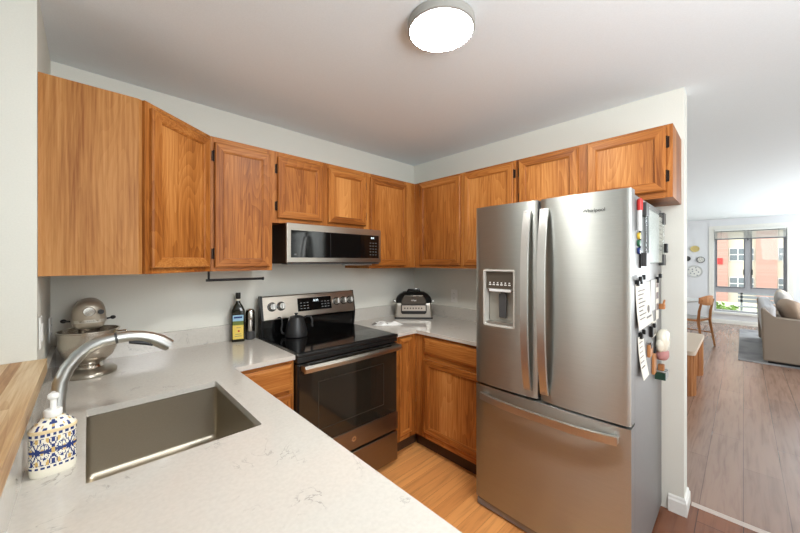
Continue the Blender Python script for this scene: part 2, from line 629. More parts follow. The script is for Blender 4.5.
for y0, y1 in ((WY0 + 0.03, MY - 0.045), (MY + 0.045, WY1 - 0.03)):
    m = MB(); t_ = 0.020
    m.box(fx0 - 0.012, fx1 - 0.02, y0, y0 + t_, 0.83, WZ1 - 0.04); m.box(fx0 - 0.012, fx1 - 0.02, y1 - t_, y1, 0.83, WZ1 - 0.04)
    m.box(fx0 - 0.012, fx1 - 0.02, y0 + t_, y1 - t_, 0.83, 0.83 + t_); m.box(fx0 - 0.012, fx1 - 0.02, y0 + t_, y1 - t_, WZ1 - 0.04 - t_, WZ1 - 0.04)
    sash = m.build('sash', FRAMED, win)
    m = MB(); m.box(fx0 + 0.02, fx0 + 0.026, y0 + t_, y1 - t_, 0.83 + t_, WZ1 - 0.04 - t_); m.build('pane', PANE, sash)
    hy = y1 - 0.02 if y0 < MY - 0.2 else y0 + 0.02
    m = MB(); m.box(fx0 - 0.03, fx0 - 0.012, hy - 0.01, hy + 0.01, 1.13, 1.25, bev=0.003); m.build('latch', BLACK, sash)
m = MB(); m.box(fx0 + 0.02, fx0 + 0.026, WY0 + 0.03, WY1 - 0.03, WZ0 + 0.04, 0.72); m.build('pane', PANE, win)

# ------------------------------------------------------------------ cabinets


def door_mesh(w, h, frame=0.055, t=0.019):
    m = MB()
    pf = [(0, t), (0, 0.005), (0.005, 0.0), (frame - 0.0075, 0.0), (frame - 0.005, 0.003), (frame - 0.0015, 0.004), (frame, 0.0100)]
    rings = [[(i, y, i), (w - i, y, i), (w - i, y, h - i), (i, y, h - i)] for i, y in pf]
    R = m.loops(rings, lambda k: 1 if k in (0, 2) else 0, cap0=True, cap1=False)
    f = m.face(list(R[-1]), 2)
    return m


def slab_front(w, h, t=0.019):
    m = MB()
    pf = [(0, t), (0, 0.007), (0.004, 0.0035), (0.012, 0.002), (0.016, 0.0)]
    m.loops([[(i, y, i), (w - i, y, i), (w - i, y, h - i), (i, y, h - i)] for i, y in pf], 1)
    return m


def face_frame(w, h, holes, z0=0.0):
    """frame boards, thickness 19 mm, with openings behind each door or drawer"""
    xs = sorted({0, w} | {q for hh in holes for q in hh[:2]})
    zs = sorted({z0, h} | {q for hh in holes for q in hh[2:]})
    m = MB()
    t = 0.019
    for i in range(len(xs) - 1):
        for j in range(len(zs) - 1):
            cx, cz = (xs[i] + xs[i + 1]) / 2, (zs[j] + zs[j + 1]) / 2
            if any(a < cx < b and c < cz < d for a, b, c, d in holes):
                continue
            x0, x1, y0, y1 = xs[i], xs[i + 1], zs[j], zs[j + 1]
            m.poly([(x0, 0, y0), (x1, 0, y0), (x1, 0, y1), (x0, 0, y1)], 1 if any(a < cx < b for a, b, c, d in holes) else 0)
    bmesh.ops.remove_doubles(m.b, verts=m.b.verts[:], dist=1e-5)
    r = bmesh.ops.extrude_face_region(m.b, geom=m.b.faces[:])
    bmesh.ops.translate(m.b, vec=(0, t, 0), verts=[v for v in r['geom'] if isinstance(v, bmesh.types.BMVert)])
    return m


def carcass(w, h, d, z0=0.0, top=True, skin=0.012):
    m = MB()
    y0 = 0.019
    m.box(0, skin, y0, d, z0, h); m.box(w - skin, w, y0, d, z0, h)
    m.box(skin, w - skin, d - 0.006, d, z0, h)
    m.box(skin, w - skin, y0, d - 0.006, z0, z0 + skin)
    if top:
        m.box(skin, w - skin, y0, d - 0.006, h - skin, h)
    return m


def hinge(x, z, side, parent):
    """small bronze barrel hinge on the face frame beside a door"""
    m = MB()
    s = -1 if side == 'l' else 1
    m.box(x + s * 0.001, x + s * 0.013, -0.004, 0.0, z - 0.028, z + 0.028, bev=0.001, seg=1)
    m.lathe([(0.0045, -0.03), (0.0045, 0.03)], (x + s * 0.002, -0.008, z), 10)
    return m.build('hinge', BRONZE, parent, world=False)


def cabinet(name, label, loc, rz, w, h, d, doors=(), drawers=(), z0=0.0, toe=None, top=True, group=None, end=OAKV, ext=(0, 0)):
    r = thing(name, label, 'cabinet', loc, rz, group)
    g = 0.012
    holes = [(a + g, b - g, c_ + g, d_ - g) for a, b, c_, d_ in [q[:4] for q in doors] + list(drawers)]
    face_frame(w, h, holes, z0).build('face_frame', [OAKV, OAKH], r, world=False)
    carcass(w, h, d, z0, top).build('cabinet_body', end, r, world=False)
    for q in doors:
        a, b, c_, d_ = q[:4]
        dm = door_mesh(b - a, d_ - c_, min(0.050, (b - a) * 0.26))
        dm.xf(Matrix.Translation((a, -0.0195, c_)))
        do = dm.build('door', [OAKV, OAKH, OAKP], r, world=False)
        if len(q) > 4 and q[4]:
            hx = a if q[4] == 'l' else b
            for hz in (c_ + 0.075, d_ - 0.075):
                hinge(hx, hz, q[4], do)
    for a, b, c_, d_ in drawers:
        dm = slab_front(b - a, d_ - c_)
        dm.xf(Matrix.Translation((a, -0.0195, c_)))
        dm.build('drawer', [OAKV, OAKH], r, world=False)
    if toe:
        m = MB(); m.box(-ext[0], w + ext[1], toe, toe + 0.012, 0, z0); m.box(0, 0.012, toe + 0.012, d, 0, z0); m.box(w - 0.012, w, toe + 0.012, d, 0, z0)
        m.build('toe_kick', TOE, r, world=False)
    return r


B, T = 1.376, 2.118
UH = T - B
D = 0.325
# back run, from the diagonal corner unit to the corner of the room
cabinet('wall_cabinet', 'oak wall cabinet with one tall door left of the microwave', (-1.942, -D, B), 0, 0.339, UH, D - 0.001,
        [(0.017, 0.322, 0.022, 0.710, 'l')], group='oak wall cabinets')
cabinet('wall_cabinet', 'short two-door oak wall cabinet mounted over the microwave', (-1.603, -D, 1.672), 0, 0.757, T - 1.672, D - 0.001,
        [(0.030, 0.344, 0.030, 0.412, 'l'), (0.392, 0.722, 0.030, 0.412, 'r')], group='oak wall cabinets')
cabinet('wall_cabinet', 'narrow oak wall cabinet between the microwave and the room corner', (-0.846, -D, B), 0, 0.521, UH, D - 0.001,
        [(0.010, 0.404, 0.020, 0.712, 'r')], group='oak wall cabinets')
# right run (local x runs towards the camera side)
cabinet('wall_cabinet', 'two-door oak wall cabinet behind and left of the refrigerator', (-D, -0.3255, B), -PI / 2, 0.949, UH, D - 0.001,
        [(0.068, 0.498, 0.022, 0.726, 'l'), (0.530, 0.934, 0.022, 0.726, 'r')], group='oak wall cabinets')
cabinet('wall_cabinet', 'short two-door oak wall cabinet above the refrigerator', (-D, -1.2755, 1.752), -PI / 2, 0.822, T - 1.752, D - 0.001,
        [(0.026, 0.390, 0.032, 0.352, 'l'), (0.442, 0.796, 0.032, 0.352, 'r')], group='oak wall cabinets')
# diagonal corner unit
ux0, ux1, uy1 = XL + 0.001, -1.9435, -0.576
r = thing('corner_cabinet', 'diagonal oak corner wall cabinet with pale end panel above the mixer', 'cabinet', (ux0, -0.001, B))
DX = -2.252
m = MB()
m.prism([(ux0, -0.001), (ux0, uy1), (DX - 0.021, uy1), (ux1 - 0.001, -D + 0.0215), (ux1 - 0.001, -0.001)], 'z', B, T)
m.build('cabinet_body', OAKE, r)
dv = Vector((ux1 - DX, -D - uy1, 0)); dl = dv.length; dv.normalize(); nv = Vector((dv.y, -dv.x, 0))
M = frame3((DX, uy1, B), dv, (-nv.x, -nv.y, 0))
fm = face_frame(dl, UH, [(0.045, dl - 0.035, 0.04, UH - 0.04)]); fm.xf(Matrix.Translation((0, 0.0003, 0))); fm.xf(M)
fm.build('face_frame', [OAKV, OAKH], r)
dm = door_mesh(dl - 0.042, UH - 0.048, 0.05); dm.xf(Matrix.Translation((0.022, -0.0195, 0.024))); dm.xf(M)
dm.build('door', [OAKV, OAKH, OAKP], r)

# base units
CH = 0.889
cabinet('base_cabinet', 'oak drawer base cabinet between the sink counter and the range', (-1.935, -0.61, 0), 0, 0.336, CH, 0.58,
        [(0.030, 0.322, 0.13, 0.700, None)], [(0.030, 0.322, 0.725, 0.868)], group='oak base cabinets', z0=0.10, toe=0.07)
cabinet('base_cabinet', 'slim one-door oak base cabinet right of the range', (-0.839, -0.61, 0), 0, 0.228, CH, 0.58,
        [(0.045, 0.170, 0.160, 0.868, None)], group='oak base cabinets', z0=0.115, toe=0.065, ext=(0, 0.065))
cabinet('base_cabinet', 'oak base cabinet with one drawer left of the refrigerator', (-0.61, -0.611, 0), -PI / 2, 0.632, CH, 0.585,
        [(0.092, 0.600, 0.165, 0.706, None)], [(0.092, 0.600, 0.748, 0.868)], group='oak base cabinets', z0=0.115, toe=0.065, ext=(0.052, 0))
sb = thing('sink_base_cabinet', 'long oak sink base cabinet under the left counter', 'cabinet', (-2.25, -1.8, 0))
m = MB()
m.box(-1.955, -1.936, -2.88, -0.002, 0.10, CH); m.box(-2.53, -1.955, -2.88, -2.862, 0.0, CH)
m.box(-2.53, -1.955, -0.020, -0.002, 0.0, CH); m.box(-2.53, -1.955, -2.862, -0.02, 0.10, 0.118); m.box(-2.54, -2.53, -2.88, -0.002, 0.0, CH)
m.build('cabinet_body', OAKV, sb)
m = MB(); m.box(-2.03, -2.012, -2.88, -0.002, 0, 0.10); m.build('toe_kick', OAKH, sb)
for i in range(4):
    y0 = -0.70 - i * 0.54
    dm = door_mesh(0.50, 0.70); dm.xf(Matrix.Translation((0, -0.0195, 0))); dm.xf(frame3((-1.936, y0 - 0.50, 0.14), (0, 1, 0), (-1, 0, 0)))
    dm.build('door', [OAKV, OAKH, OAKP], sb)

# ------------------------------------------------------------------ countertops
CZ = 0.914
SX0, SX1, SY0, SY1 = -2.432, -2.028, -1.287, -0.765      # sink opening
ct = thing('countertop', 'white veined quartz countertop around the undermount sink', 'countertop', (-2.2, -1.4, CH))


def slab(m, outline, hole=None):
    """flat slab from an outline (ccw), optional rectangular hole with rounded corners"""
    b = bmesh.new()
    vs = [b.verts.new((x, y, CZ)) for x, y in outline]
    es = [b.edges.new((vs[i], vs[(i + 1) % len(vs)])) for i in range(len(vs))]
    if hole:
        x0, x1, y0, y1, rr = hole
        pts = []
        for cx, cy, a0 in ((x1 - rr, y1 - rr, 0), (x0 + rr, y1 - rr, 90), (x0 + rr, y0 + rr, 180), (x1 - rr, y0 + rr, 270)):
            for k in range(5):
                a = math.radians(a0 + k * 22.5)
                pts.append((cx + rr * math.cos(a), cy + rr * math.sin(a)))
        hv = [b.verts.new((x, y, CZ)) for x, y in pts]
        es += [b.edges.new((hv[i], hv[(i + 1) % len(hv)])) for i in range(len(hv))]
    bmesh.ops.triangle_fill(b, use_beauty=True, use_dissolve=False, edges=es)
    r = bmesh.ops.extrude_face_region(b, geom=b.faces[:])
    bmesh.ops.translate(b, vec=(0, 0, CH + 0.001 - CZ), verts=[v for v in r['geom'] if isinstance(v, bmesh.types.BMVert)])
    me = bpy.data.meshes.new('tmp'); b.to_mesh(me); b.free()
    m.b.from_mesh(me); bpy.data.meshes.remove(me)


m = MB()
slab(m, [(-2.54, -0.002), (-2.54, -2.95), (-1.913, -2.95), (-1.913, -0.638), (-1.6025, -0.638), (-1.6025, -0.002)], (SX0, SX1, SY0, SY1, 0.008))
m.build('slab', QUARTZ, ct)
m = MB()
m.box(XL + 0.001, -2.540, -2.95, -0.002, CH, 1.016); m.box(-2.540, -1.6025, -0.022, -0.002, CZ, 1.016)
m.build('backsplash', QUARTZ, ct)
ct2 = thing('countertop', 'white quartz countertop in the corner between range and refrigerator', 'countertop', (-0.4, -0.4, CH))
m = MB()
slab(m, [(-0.8365, -0.002), (-0.8365, -0.638), (-0.638, -0.638), (-0.638, -1.243), (-0.002, -1.243), (-0.002, -0.002)])
m.build('slab', QUARTZ, ct2)
m = MB()
m.box(-0.8365, -0.022, -0.022, -0.002, CZ, 1.016); m.box(-0.022, -0.002, -1.243, -0.002, CZ, 1.016)
m.build('backsplash', QUARTZ, ct2)

# butcher block ledge on the half wall
m = MB()
n = 9
rnd = random.Random(11)
for i in range(n):
    w_ = 0.265 / n
    x0 = -2.80 + i * w_
    y = -3.2
    while y < YL - 0.003:
        y1_ = min(YL - 0.002, y + rnd.uniform(0.25, 0.6))
        m.box(x0, x0 + w_, y, y1_, 1.031, 1.078, rnd.choice((0, 0, 1, 2)))
        y = y1_
bl = m.build('bar_ledge', [BUTCHER, wood('butcher_dark_stave', 'y', (120, 80, 44), (156, 112, 68), (184, 142, 96), figure=0.5), wood('butcher_pale_stave', 'y', (186, 152, 108), (214, 186, 146), (228, 206, 172), figure=0.4)])
tag(bl, 'butcher block bar ledge capping the half wall beside the sink', 'ledge')

# ------------------------------------------------------------------ sink
sk = thing('sink', 'undermount stainless steel sink set in the white counter', 'sink', ((SX0 + SX1) / 2, (SY0 + SY1) / 2, 0.66))
m = MB()
e = 0.004


def rrect(x0, x1, y0, y1, r, z, k=5):
    pts = []
    for cx, cy, a0 in ((x1 - r, y1 - r, 0), (x0 + r, y1 - r, 90), (x0 + r, y0 + r, 180), (x1 - r, y0 + r, 270)):
        for q in range(k):
            a = math.radians(a0 + q * 90 / (k - 1))
            pts.append((cx + r * math.cos(a), cy + r * math.sin(a), z))
    return pts


x0, x1, y0, y1 = SX0 - e, SX1 + e, SY0 - e, SY1 + e
m.loops([rrect(x0 - 0.02, x1 + 0.02, y0 - 0.02, y1 + 0.02, 0.03, CH - 0.002), rrect(x0, x1, y0, y1, 0.020, CH - 0.002), rrect(x0 + .001, x1 - .001, y0 + .001, y1 - .001, 0.020, 0.690),
         rrect(x0 + .006, x1 - .006, y0 + .006, y1 - .006, 0.018, 0.674), rrect(x0 + .02, x1 - .02, y0 + .02, y1 - .02, 0.012, 0.668),
         rrect(-2.27, -2.19, -1.07, -0.99, 0.039, 0.664)], cap0=False, cap1=True)
m.build('basin', SINKM, sk, smooth=50)
m = MB(); m.lathe([(0.045, 0.662), (0.045, 0.6685), (0.034, 0.6685), (0.030, 0.6655), (0.004, 0.6655)], (-2.23, -1.03, 0), 24)
m.build('drain', CHROME, sk, smooth=40)

# ------------------------------------------------------------------ faucet
FBX, FBY = -2.496, -0.88
fa = thing('faucet', 'brushed nickel pull-out faucet arching over the sink', 'faucet', (FBX, FBY, CZ))
m = MB(); m.lathe([(0.029, CZ), (0.029, CZ + 0.008), (0.0225, CZ + 0.016), (0.0205, CZ + 0.05)], (FBX, FBY, 0), 24)
m.build('base', NICKEL, fa, smooth=40)
P = [(FBX, FBY, 0.955), (-2.496, -0.872, 0.992), (-2.490, -0.866, 1.052), (-2.474, -0.862, 1.094), (-2.449, -0.860, 1.129), (-2.423, -0.860, 1.151), (-2.392, -0.860, 1.163), (-2.361, -0.860, 1.168)]
m = MB(); m.tube(P, 0.0185, 16); m.build('spout', NICKEL, fa, smooth=60)
a = Vector(P[-1]); d = (a - Vector(P[-2])).normalized()
m = MB(); m.tube([a - d * 0.001, a + d * 0.006], 0.0194, 16); m.build('collar', DGREY, fa, smooth=60)
P = [(-2.356, -0.860, 1.1685), (-2.325, -0.859, 1.170), (-2.294, -0.858, 1.165), (-2.266, -0.857, 1.155), (-2.238, -0.856, 1.139), (-2.208, -0.855, 1.116)]
m = MB(); m.tube(P, [0.0185, 0.0185, 0.0188, 0.0205, 0.0235, 0.0225], 16); sp = m.build('spray_head', NICKEL, fa, smooth=60)
m = MB(); m.tube([(-2.325, -0.864, 1.149), (-2.305, -0.864, 1.146), (-2.280, -0.864, 1.140), (-2.258, -0.864, 1.130)], [0.004, 0.007, 0.008, 0.006], 10); m.build('spray_button', BLACK, sp, smooth=60)
m = MB(); m.tube([(FBX, FBY + 0.018, 0.948), (FBX - 0.004, FBY + 0.045, 0.960), (FBX - 0.008, FBY + 0.082, 0.985)], [0.011, 0.009, 0.006], 12); m.build('lever', NICKEL, fa, smooth=60)

# ------------------------------------------------------------------ soap dispenser
so = thing('soap_dispenser', 'blue and ochre patterned ceramic soap bottle with white pump', 'soap dispenser', (-2.49, -1.160, CZ), 0.06)
prof = [(0.94, 0.0), (0.985, 0.004), (1.0, 0.012), (1.0, 0.020)] + [(1.0, 0.020 + i * 0.0828 / 50) for i in range(1, 51)] + \
       [(1.03, 0.1045), (1.03, 0.109), (0.99, 0.1115), (0.90, 0.1165), (0.78, 0.122), (0.66, 0.127), (0.54, 0.131), (0.44, 0.134), (0.36, 0.136)]
NS = 168
m = MB()
rings = []
for f_, z in prof:
    rings.append([(0.0415 * f_ * math.copysign(abs(math.cos(2 * PI * i / NS)) ** 0.8, math.cos(2 * PI * i / NS)),
                   0.0270 * f_ * math.copysign(abs(math.sin(2 * PI * i / NS)) ** 0.8, math.sin(2 * PI * i / NS)), z) for i in range(NS)])
m.loops(rings)
m.b.faces.ensure_lookup_table()
for f in m.b.faces:
    c = f.calc_center_median()
    z = c.z
    if 0.020 < z < 0.1028:
        u = c.x / 0.0415
        a = abs(u) * 3.2                   # mirror about the middle of each face
        v = abs(z - 0.061) / 0.041
        k = 0
        if v > 0.86:
            k = 1 if math.sin(u * 26) > -0.35 else 0
        elif v > 0.78:
            k = 0
        else:
            p = math.cos(4.4 * a) * math.cos(4.6 * v)
            q = math.sin(7.3 * a + 1.2) * math.cos(9.5 * v + 0.6)
            w_ = math.cos(13 * a + 5 * v) * math.cos(11 * v - 4 * a)
            if v < 0.09 and abs(u) > 0.12:
                k = 1
            elif abs(p + 0.6 * q) < 0.20 or w_ > 0.72:
                k = 1
            elif p < -0.55 and q > -0.2:
                k = 1
            elif p > 0.62:
                k = 2
        f.material_index = k
    elif z > 0.1115:
        u = abs(c.x) / 0.0415
        q = math.sin(11 * u + 0.8) * math.cos(420 * (z - 0.112) + 7 * u) + 0.25 * math.sin(23 * u)
        f.material_index = 1 if q > 0.42 else (2 if q < -0.72 else 0)
    elif z > 0.103:
        f.material_index = 3
    else:
        f.material_index = 4
CR2 = plain('glaze_band', (226, 204, 160), 0.2)
m.build('bottle', [CERAM, BLUE, OCHRE, CR2, CERAM], so, world=False, smooth=60)
m = MB()
m.lathe([(0.0155, 0.1355), (0.0165, 0.137), (0.0165, 0.150), (0.0150, 0.1525), (0.0062, 0.153), (0.0062, 0.176), (0.0085, 0.177), (0.0105, 0.1795), (0.0105, 0.187), (0.008, 0.190), (0.001, 0.1905)], seg=24)
pm = m.build('pump', WHITE, so, world=False, smooth=40)
m = MB(); m.tube([(0.0, 0.004, 0.1835), (0.0, 0.020, 0.184), (0.0, 0.032, 0.182), (0.0, 0.037, 0.176)], [0.006, 0.0055, 0.005, 0.0045], 10); m.build('nozzle', WHITE, pm, world=False, smooth=60)

# ------------------------------------------------------------------ stand mixer
mx = thing('stand_mixer', 'champagne stand mixer with steel bowl in the left counter corner', 'stand mixer', (-2.424, -0.245, CZ), 0.0)
m = MB()
m.lathe([(0.096, 0.0), (0.099, 0.004), (0.098, 0.014), (0.092, 0.021), (0.068, 0.027), (0.030, 0.034)], (0, -0.01, 0), 36, sy=1.05)
m.box(-0.052, 0.052, -0.02, 0.165, 0.0, 0.028, bev=0.01)
m.build('base', plain('mixer_base_metal', (164, 157, 144), 0.28, 0.85), mx, world=False, smooth=40)
m = MB()
rings = []
for z, hw, y0_, y1_ in ((0.024, 0.046, 0.120, 0.170), (0.08, 0.040, 0.122, 0.166), (0.16, 0.038, 0.120, 0.166), (0.22, 0.046, 0.100, 0.170), (0.26, 0.050, 0.08, 0.172)):
    rings.append(rrect(-hw, hw, y0_, y1_, 0.018, z))
m.loops(rings)
m.build('column', MIXM, mx, world=False, smooth=50)
m = MB()
rings = []
for y, w, zc, hh in ((-0.120, 0.014, 0.284, 0.018), (-0.118, 0.034, 0.280, 0.042), (-0.112, 0.047, 0.278, 0.055), (-0.098, 0.055, 0.277, 0.062), (-0.04, 0.058, 0.277, 0.065), (0.04, 0.058, 0.279, 0.064), (0.12, 0.054, 0.279, 0.060),
                     (0.165, 0.044, 0.278, 0.048), (0.178, 0.026, 0.277, 0.028), (0.181, 0.008, 0.277, 0.008)):
    ring = []
    for i in range(28):
        a = 2 * PI * i / 28
        cx, cz = math.cos(a), math.sin(a)
        zz = zc + hh * cz if cz > 0 else zc + hh * 0.92 * math.copysign(abs(cz) ** 0.6, cz)
        ring.append((w * (math.copysign(abs(cx) ** 0.85, cx) if cz > 0 else math.copysign(abs(cx) ** 0.35, cx)), y, zz))
    rings.append(ring)
m.loops(rings)
hd = m.build('motor_head', MIXM, mx, world=False, smooth=50)
m = MB(); m.lathe([(0.001, -0.126), (0.019, -0.126), (0.021, -0.122), (0.021, -0.100)], (0, 0, 0.296), 24, ax='y'); m.build('hub_cap', CHROME, hd, world=False, smooth=40)
m = MB(); m.lathe([(0.001, -0.138), (0.010, -0.138), (0.011, -0.134), (0.005, -0.120), (0.005, -0.080)], (0.038, 0, 0.294), 16, ax='y'); m.build('hub_knob', BLACK, hd, world=False, smooth=40)
band = [(w_ + 0.0012, y_) for y_, w_ in ((-0.1195, 0.014), (-0.1175, 0.034), (-0.1115, 0.047), (-0.0975, 0.0555), (-0.04, 0.0585), (0.04, 0.0585), (0.12, 0.0545), (0.165, 0.044))]
m = MB(); m.prism([(-a, b) for a, b in band] + [(a, b) for a, b in reversed(band)], 'z', 0.247, 0.260)
m.build('trim_band', MIXB, hd, world=False)
text('lettering', 'KitchenAid', 0.0095, BLACK, hd, frame3((0, -0.1202, 0.2535), *FACE_NY), world=False, spacing=1.3)
for sgn, nm in ((-1, 'speed_knob'), (1, 'lock_knob')):
    m = MB(); m.tube([(sgn * 0.055, -0.03, 0.248), (sgn * 0.078, -0.032, 0.252)], [0.004, 0.004], 8); m.sphere((sgn * 0.082, -0.032, 0.253), 0.011, 0.011, 0.009, seg=12)
    m.build(nm, BLACK, hd, world=False, smooth=60)
m = MB(); m.lathe([(0.032, 0.175), (0.040, 0.215)], (0, -0.02, 0), 20); m.build('planetary_hub', CHROME, hd, world=False, smooth=40)
m = MB()
m.lathe([(0.001, 0.048), (0.036, 0.048), (0.060, 0.058), (0.083, 0.082), (0.098, 0.115), (0.105, 0.150), (0.1065, 0.196), (0.110, 0.199), (0.110, 0.203), (0.104, 0.203),
         (0.103, 0.150), (0.096, 0.117), (0.081, 0.085), (0.058, 0.061), (0.001, 0.053)], (0, -0.01, 0), 48)
bw = m.build('bowl', plain('satin_bowl_steel', (214, 206, 194), 0.24, 1.0), mx, world=False, smooth=40)
m = MB(); m.lathe([(0.050, 0.028), (0.052, 0.032), (0.040, 0.050), (0.036, 0.054)], (0, -0.01, 0), 32); m.build('foot_ring', CHROME, bw, world=False, smooth=40)
m = MB()
m.tube([(0.103, -0.03, 0.185), (0.128, -0.036, 0.186), (0.138, -0.038, 0.172), (0.134, -0.036, 0.148), (0.100, -0.03, 0.135)], 0.0065, 8, flat=0.6)
m.build('handle', CHROME, bw, world=False, smooth=60)

# ------------------------------------------------------------------ oil bottle and steel bottle
ob = thing('oil_bottle', 'dark green olive oil bottle with yellow and blue label', 'bottle', (-1.722, -0.075, CZ), -0.30)
m = MB()
rings = []
for hw, hd_, r_, z in ((0.036, 0.026, 0.010, 0.0), (0.039, 0.029, 0.012, 0.006), (0.039, 0.029, 0.012, 0.19), (0.037, 0.028, 0.014, 0.205), (0.028, 0.023, 0.016, 0.228), (0.016, 0.0155, 0.0145, 0.246), (0.0125, 0.0125, 0.0122, 0.256), (0.0125, 0.0125, 0.0122, 0.285)):
    rings.append(rrect(-hw, hw, -hd_, hd_, r_, z))
m.loops(rings)
m.build('glass_body', OLIVE, ob, world=False, smooth=45)
m = MB(); m.lathe([(0.0145, 0.275), (0.0150, 0.278), (0.0150, 0.312), (0.0130, 0.314), (0.001, 0.3145)], seg=20); m.build('cap', BLACK, ob, world=False, smooth=40)
m = MB(); m.lathe([(0.0136, 0.262), (0.0136, 0.274)], seg=20); m.build('neck_band', CERAM, ob, world=False, smooth=40)
m = MB(); m.box(-0.031, 0.031, -0.0302, -0.0288, 0.018, 0.108, 0); m.box(-0.031, 0.031, -0.0302, -0.0288, 0.108, 0.134, 2); m.box(-0.031, 0.031, -0.0302, -0.0288, 0.134, 0.172, 1)
for a, b, c_, d_, k in ((-0.024, 0.024, 0.152, 0.163, 3), (-0.020, 0.020, 0.036, 0.0385, 3), (-0.016, 0.018, 0.049, 0.0515, 3), (-0.010, 0.014, 0.090, 0.0925, 3), (-0.002, 0.009, 0.064, 0.075, 4)):
    m.box(a, b, -0.0308, -0.0301, c_, d_, k)
m.build('label', [YELLOW, LBLUE, LGREEN, BLUE, RED], ob, world=False)
st = thing('steel_flask', 'tall polished steel flask between the oil bottle and the range', 'flask', (-1.645, -0.070, CZ))
m = MB(); m.lathe([(0.026, 0.0), (0.029, 0.003), (0.029, 0.055)], seg=28); m.build('base', DGREY, st, world=False, smooth=40)
m = MB(); m.lathe([(0.0285, 0.055), (0.030, 0.058), (0.030, 0.175), (0.027, 0.192), (0.018, 0.202), (0.001, 0.205)], seg=28); m.build('shell', CHROME, st, world=False, smooth=40)
# ------------------------------------------------------------------ range
RX0, RX1 = -1.598, -0.839
rg = thing('range', 'stainless electric range with black glass cooktop below the microwave', 'range', ((RX0 + RX1) / 2, -0.34, 0))
m = MB(); m.box(RX0 + 0.002, RX1 - 0.002, -0.60, -0.078, 0.045, 0.895); m.box(RX0 + 0.03, RX1 - 0.03, -0.56, -0.06, 0, 0.045)
m.build('body', BLACK, rg)
m = MB(); m.box(RX0, RX1, -0.655, -0.080, 0.895, 0.918, bev=0.006)
m.build('cooktop_frame', BLACK, rg)
m = MB(); m.box(RX0 + 0.018, RX1 - 0.018, -0.638, -0.128, 0.9182, 0.9205); ck = m.build('cooktop', BLACKG, rg)
BURN = plain('burner_marking', (46, 45, 44), 0.15)
for bx, by, br_ in ((-1.41, -0.48, 0.115), (-1.03, -0.48, 0.10), (-1.41, -0.24, 0.085), (-1.03, -0.24, 0.085), (-1.22, -0.22, 0.05)):
    m = MB()
    for rr in (br_, br_ * 0.62):
        R = [[(bx + (rr + d_) * math.cos(2 * PI * k / 40), by + (rr + d_) * math.sin(2 * PI * k / 40), 0.9208) for k in range(40)] for d_ in (-0.002, 0.002)]
        m.loops(R, cap0=False, cap1=False)
    m.build('burner_ring', BURN, ck)
m = MB(); m.box(RX0 + 0.003, RX1 - 0.003, -0.648, -0.60, 0.865, 0.894, bev=0.004); m.build('front_apron', BLACK, rg)
dz0, dz1 = 0.252, 0.858
m = MB(); m.box(RX0 + 0.004, RX1 - 0.004, -0.645, -0.603, dz0, dz1, bev=0.005)
od = m.build('oven_door', [BLACK], rg)
m = MB(); m.box(RX0 + 0.012, RX1 - 0.012, -0.650, -0.6445, 0.378, 0.852, bev=0.002); m.build('door_glass', OVENG, od)
m = MB()
for (a, b, c_, d_) in ((RX0 + 0.13, RX1 - 0.13, 0.455, 0.459), (RX0 + 0.13, RX1 - 0.13, 0.735, 0.739), (RX0 + 0.13, RX0 + 0.134, 0.459, 0.735), (RX1 - 0.134, RX1 - 0.13, 0.459, 0.735)):
    m.box(a, b, -0.6508, -0.6498, c_, d_)
m.build('window_outline', plain('outline_grey', (52, 48, 41), 0.3), od)
m = MB(); m.box(RX0 + 0.004, RX1 - 0.004, -0.654, -0.644, dz0, 0.376, bev=0.003); lp = m.build('lower_panel', STEELD, od)
m = MB(); m.lathe([(0.001, -0.6552), (0.016, -0.6552), (0.016, -0.653)], (-1.22, 0, 0.318), 20, ax='y'); lg = m.build('badge', CHROME, lp)
text('badge_lettering', 'GE', 0.016, BLACK, lp, frame3((-1.22, -0.6556, 0.318), *FACE_NY))
m = MB()
hp = []
for i in range(13):
    u = i / 12
    hp.append((RX0 + 0.02 + u * (RX1 - RX0 - 0.04), -0.700 - 0.012 * math.sin(PI * u), 0.838))
rings = []
for p in hp:
    rings.append([(p[0], p[1] - 0.008, p[2] - 0.016), (p[0], p[1] + 0.008, p[2] - 0.020), (p[0], p[1] + 0.010, p[2] + 0.018), (p[0], p[1] - 0.004, p[2] + 0.022), (p[0], p[1] - 0.011, p[2] + 0.006)])
m.loops(rings)
for sx in (RX0 + 0.022, RX1 - 0.060):
    m.box(sx, sx + 0.038, -0.705, -0.644, 0.822, 0.858, bev=0.004)
m.build('handle', STEELX, od)
m = MB(); m.box(RX0 + 0.004, RX1 - 0.004, -0.652, -0.603, 0.036, 0.236, bev=0.005); m.build('storage_drawer', STEELD, rg)
# backguard
m = MB(); m.prism([(-0.082, 0.918), (-0.125, 0.918), (-0.120, 1.030), (-0.082, 1.030)], 'x', RX0 + 0.004, RX1 - 0.004); m.build('backguard_base', BLACKG, rg)
m = MB(); m.prism([(-0.082, 1.030), (-0.137, 1.030), (-0.141, 1.037), (-0.113, 1.186), (-0.104, 1.192), (-0.082, 1.192)], 'x', RX0 + 0.016, RX1 - 0.010)
pn = m.build('control_panel', brushed('range_panel_steel', (206, 196, 184), 0.3, 'x'), rg)
for xa, xb in ((RX0 + 0.001, RX0 + 0.016), (RX1 - 0.010, RX1 - 0.001)):
    m = MB(); m.prism([(-0.081, 0.92), (-0.128, 0.92), (-0.142, 1.034), (-0.108, 1.194), (-0.081, 1.194)], 'x', xa, xb)
    m.build('end_cap', BLACK, rg)
tilt = math.atan2(0.028, 0.149)


def onpanel(x, z, off=0.0):
    y = -0.141 + (z - 1.037) * 0.028 / 0.149
    return (x, y - off * math.cos(tilt), z + off * math.sin(tilt) * 0)


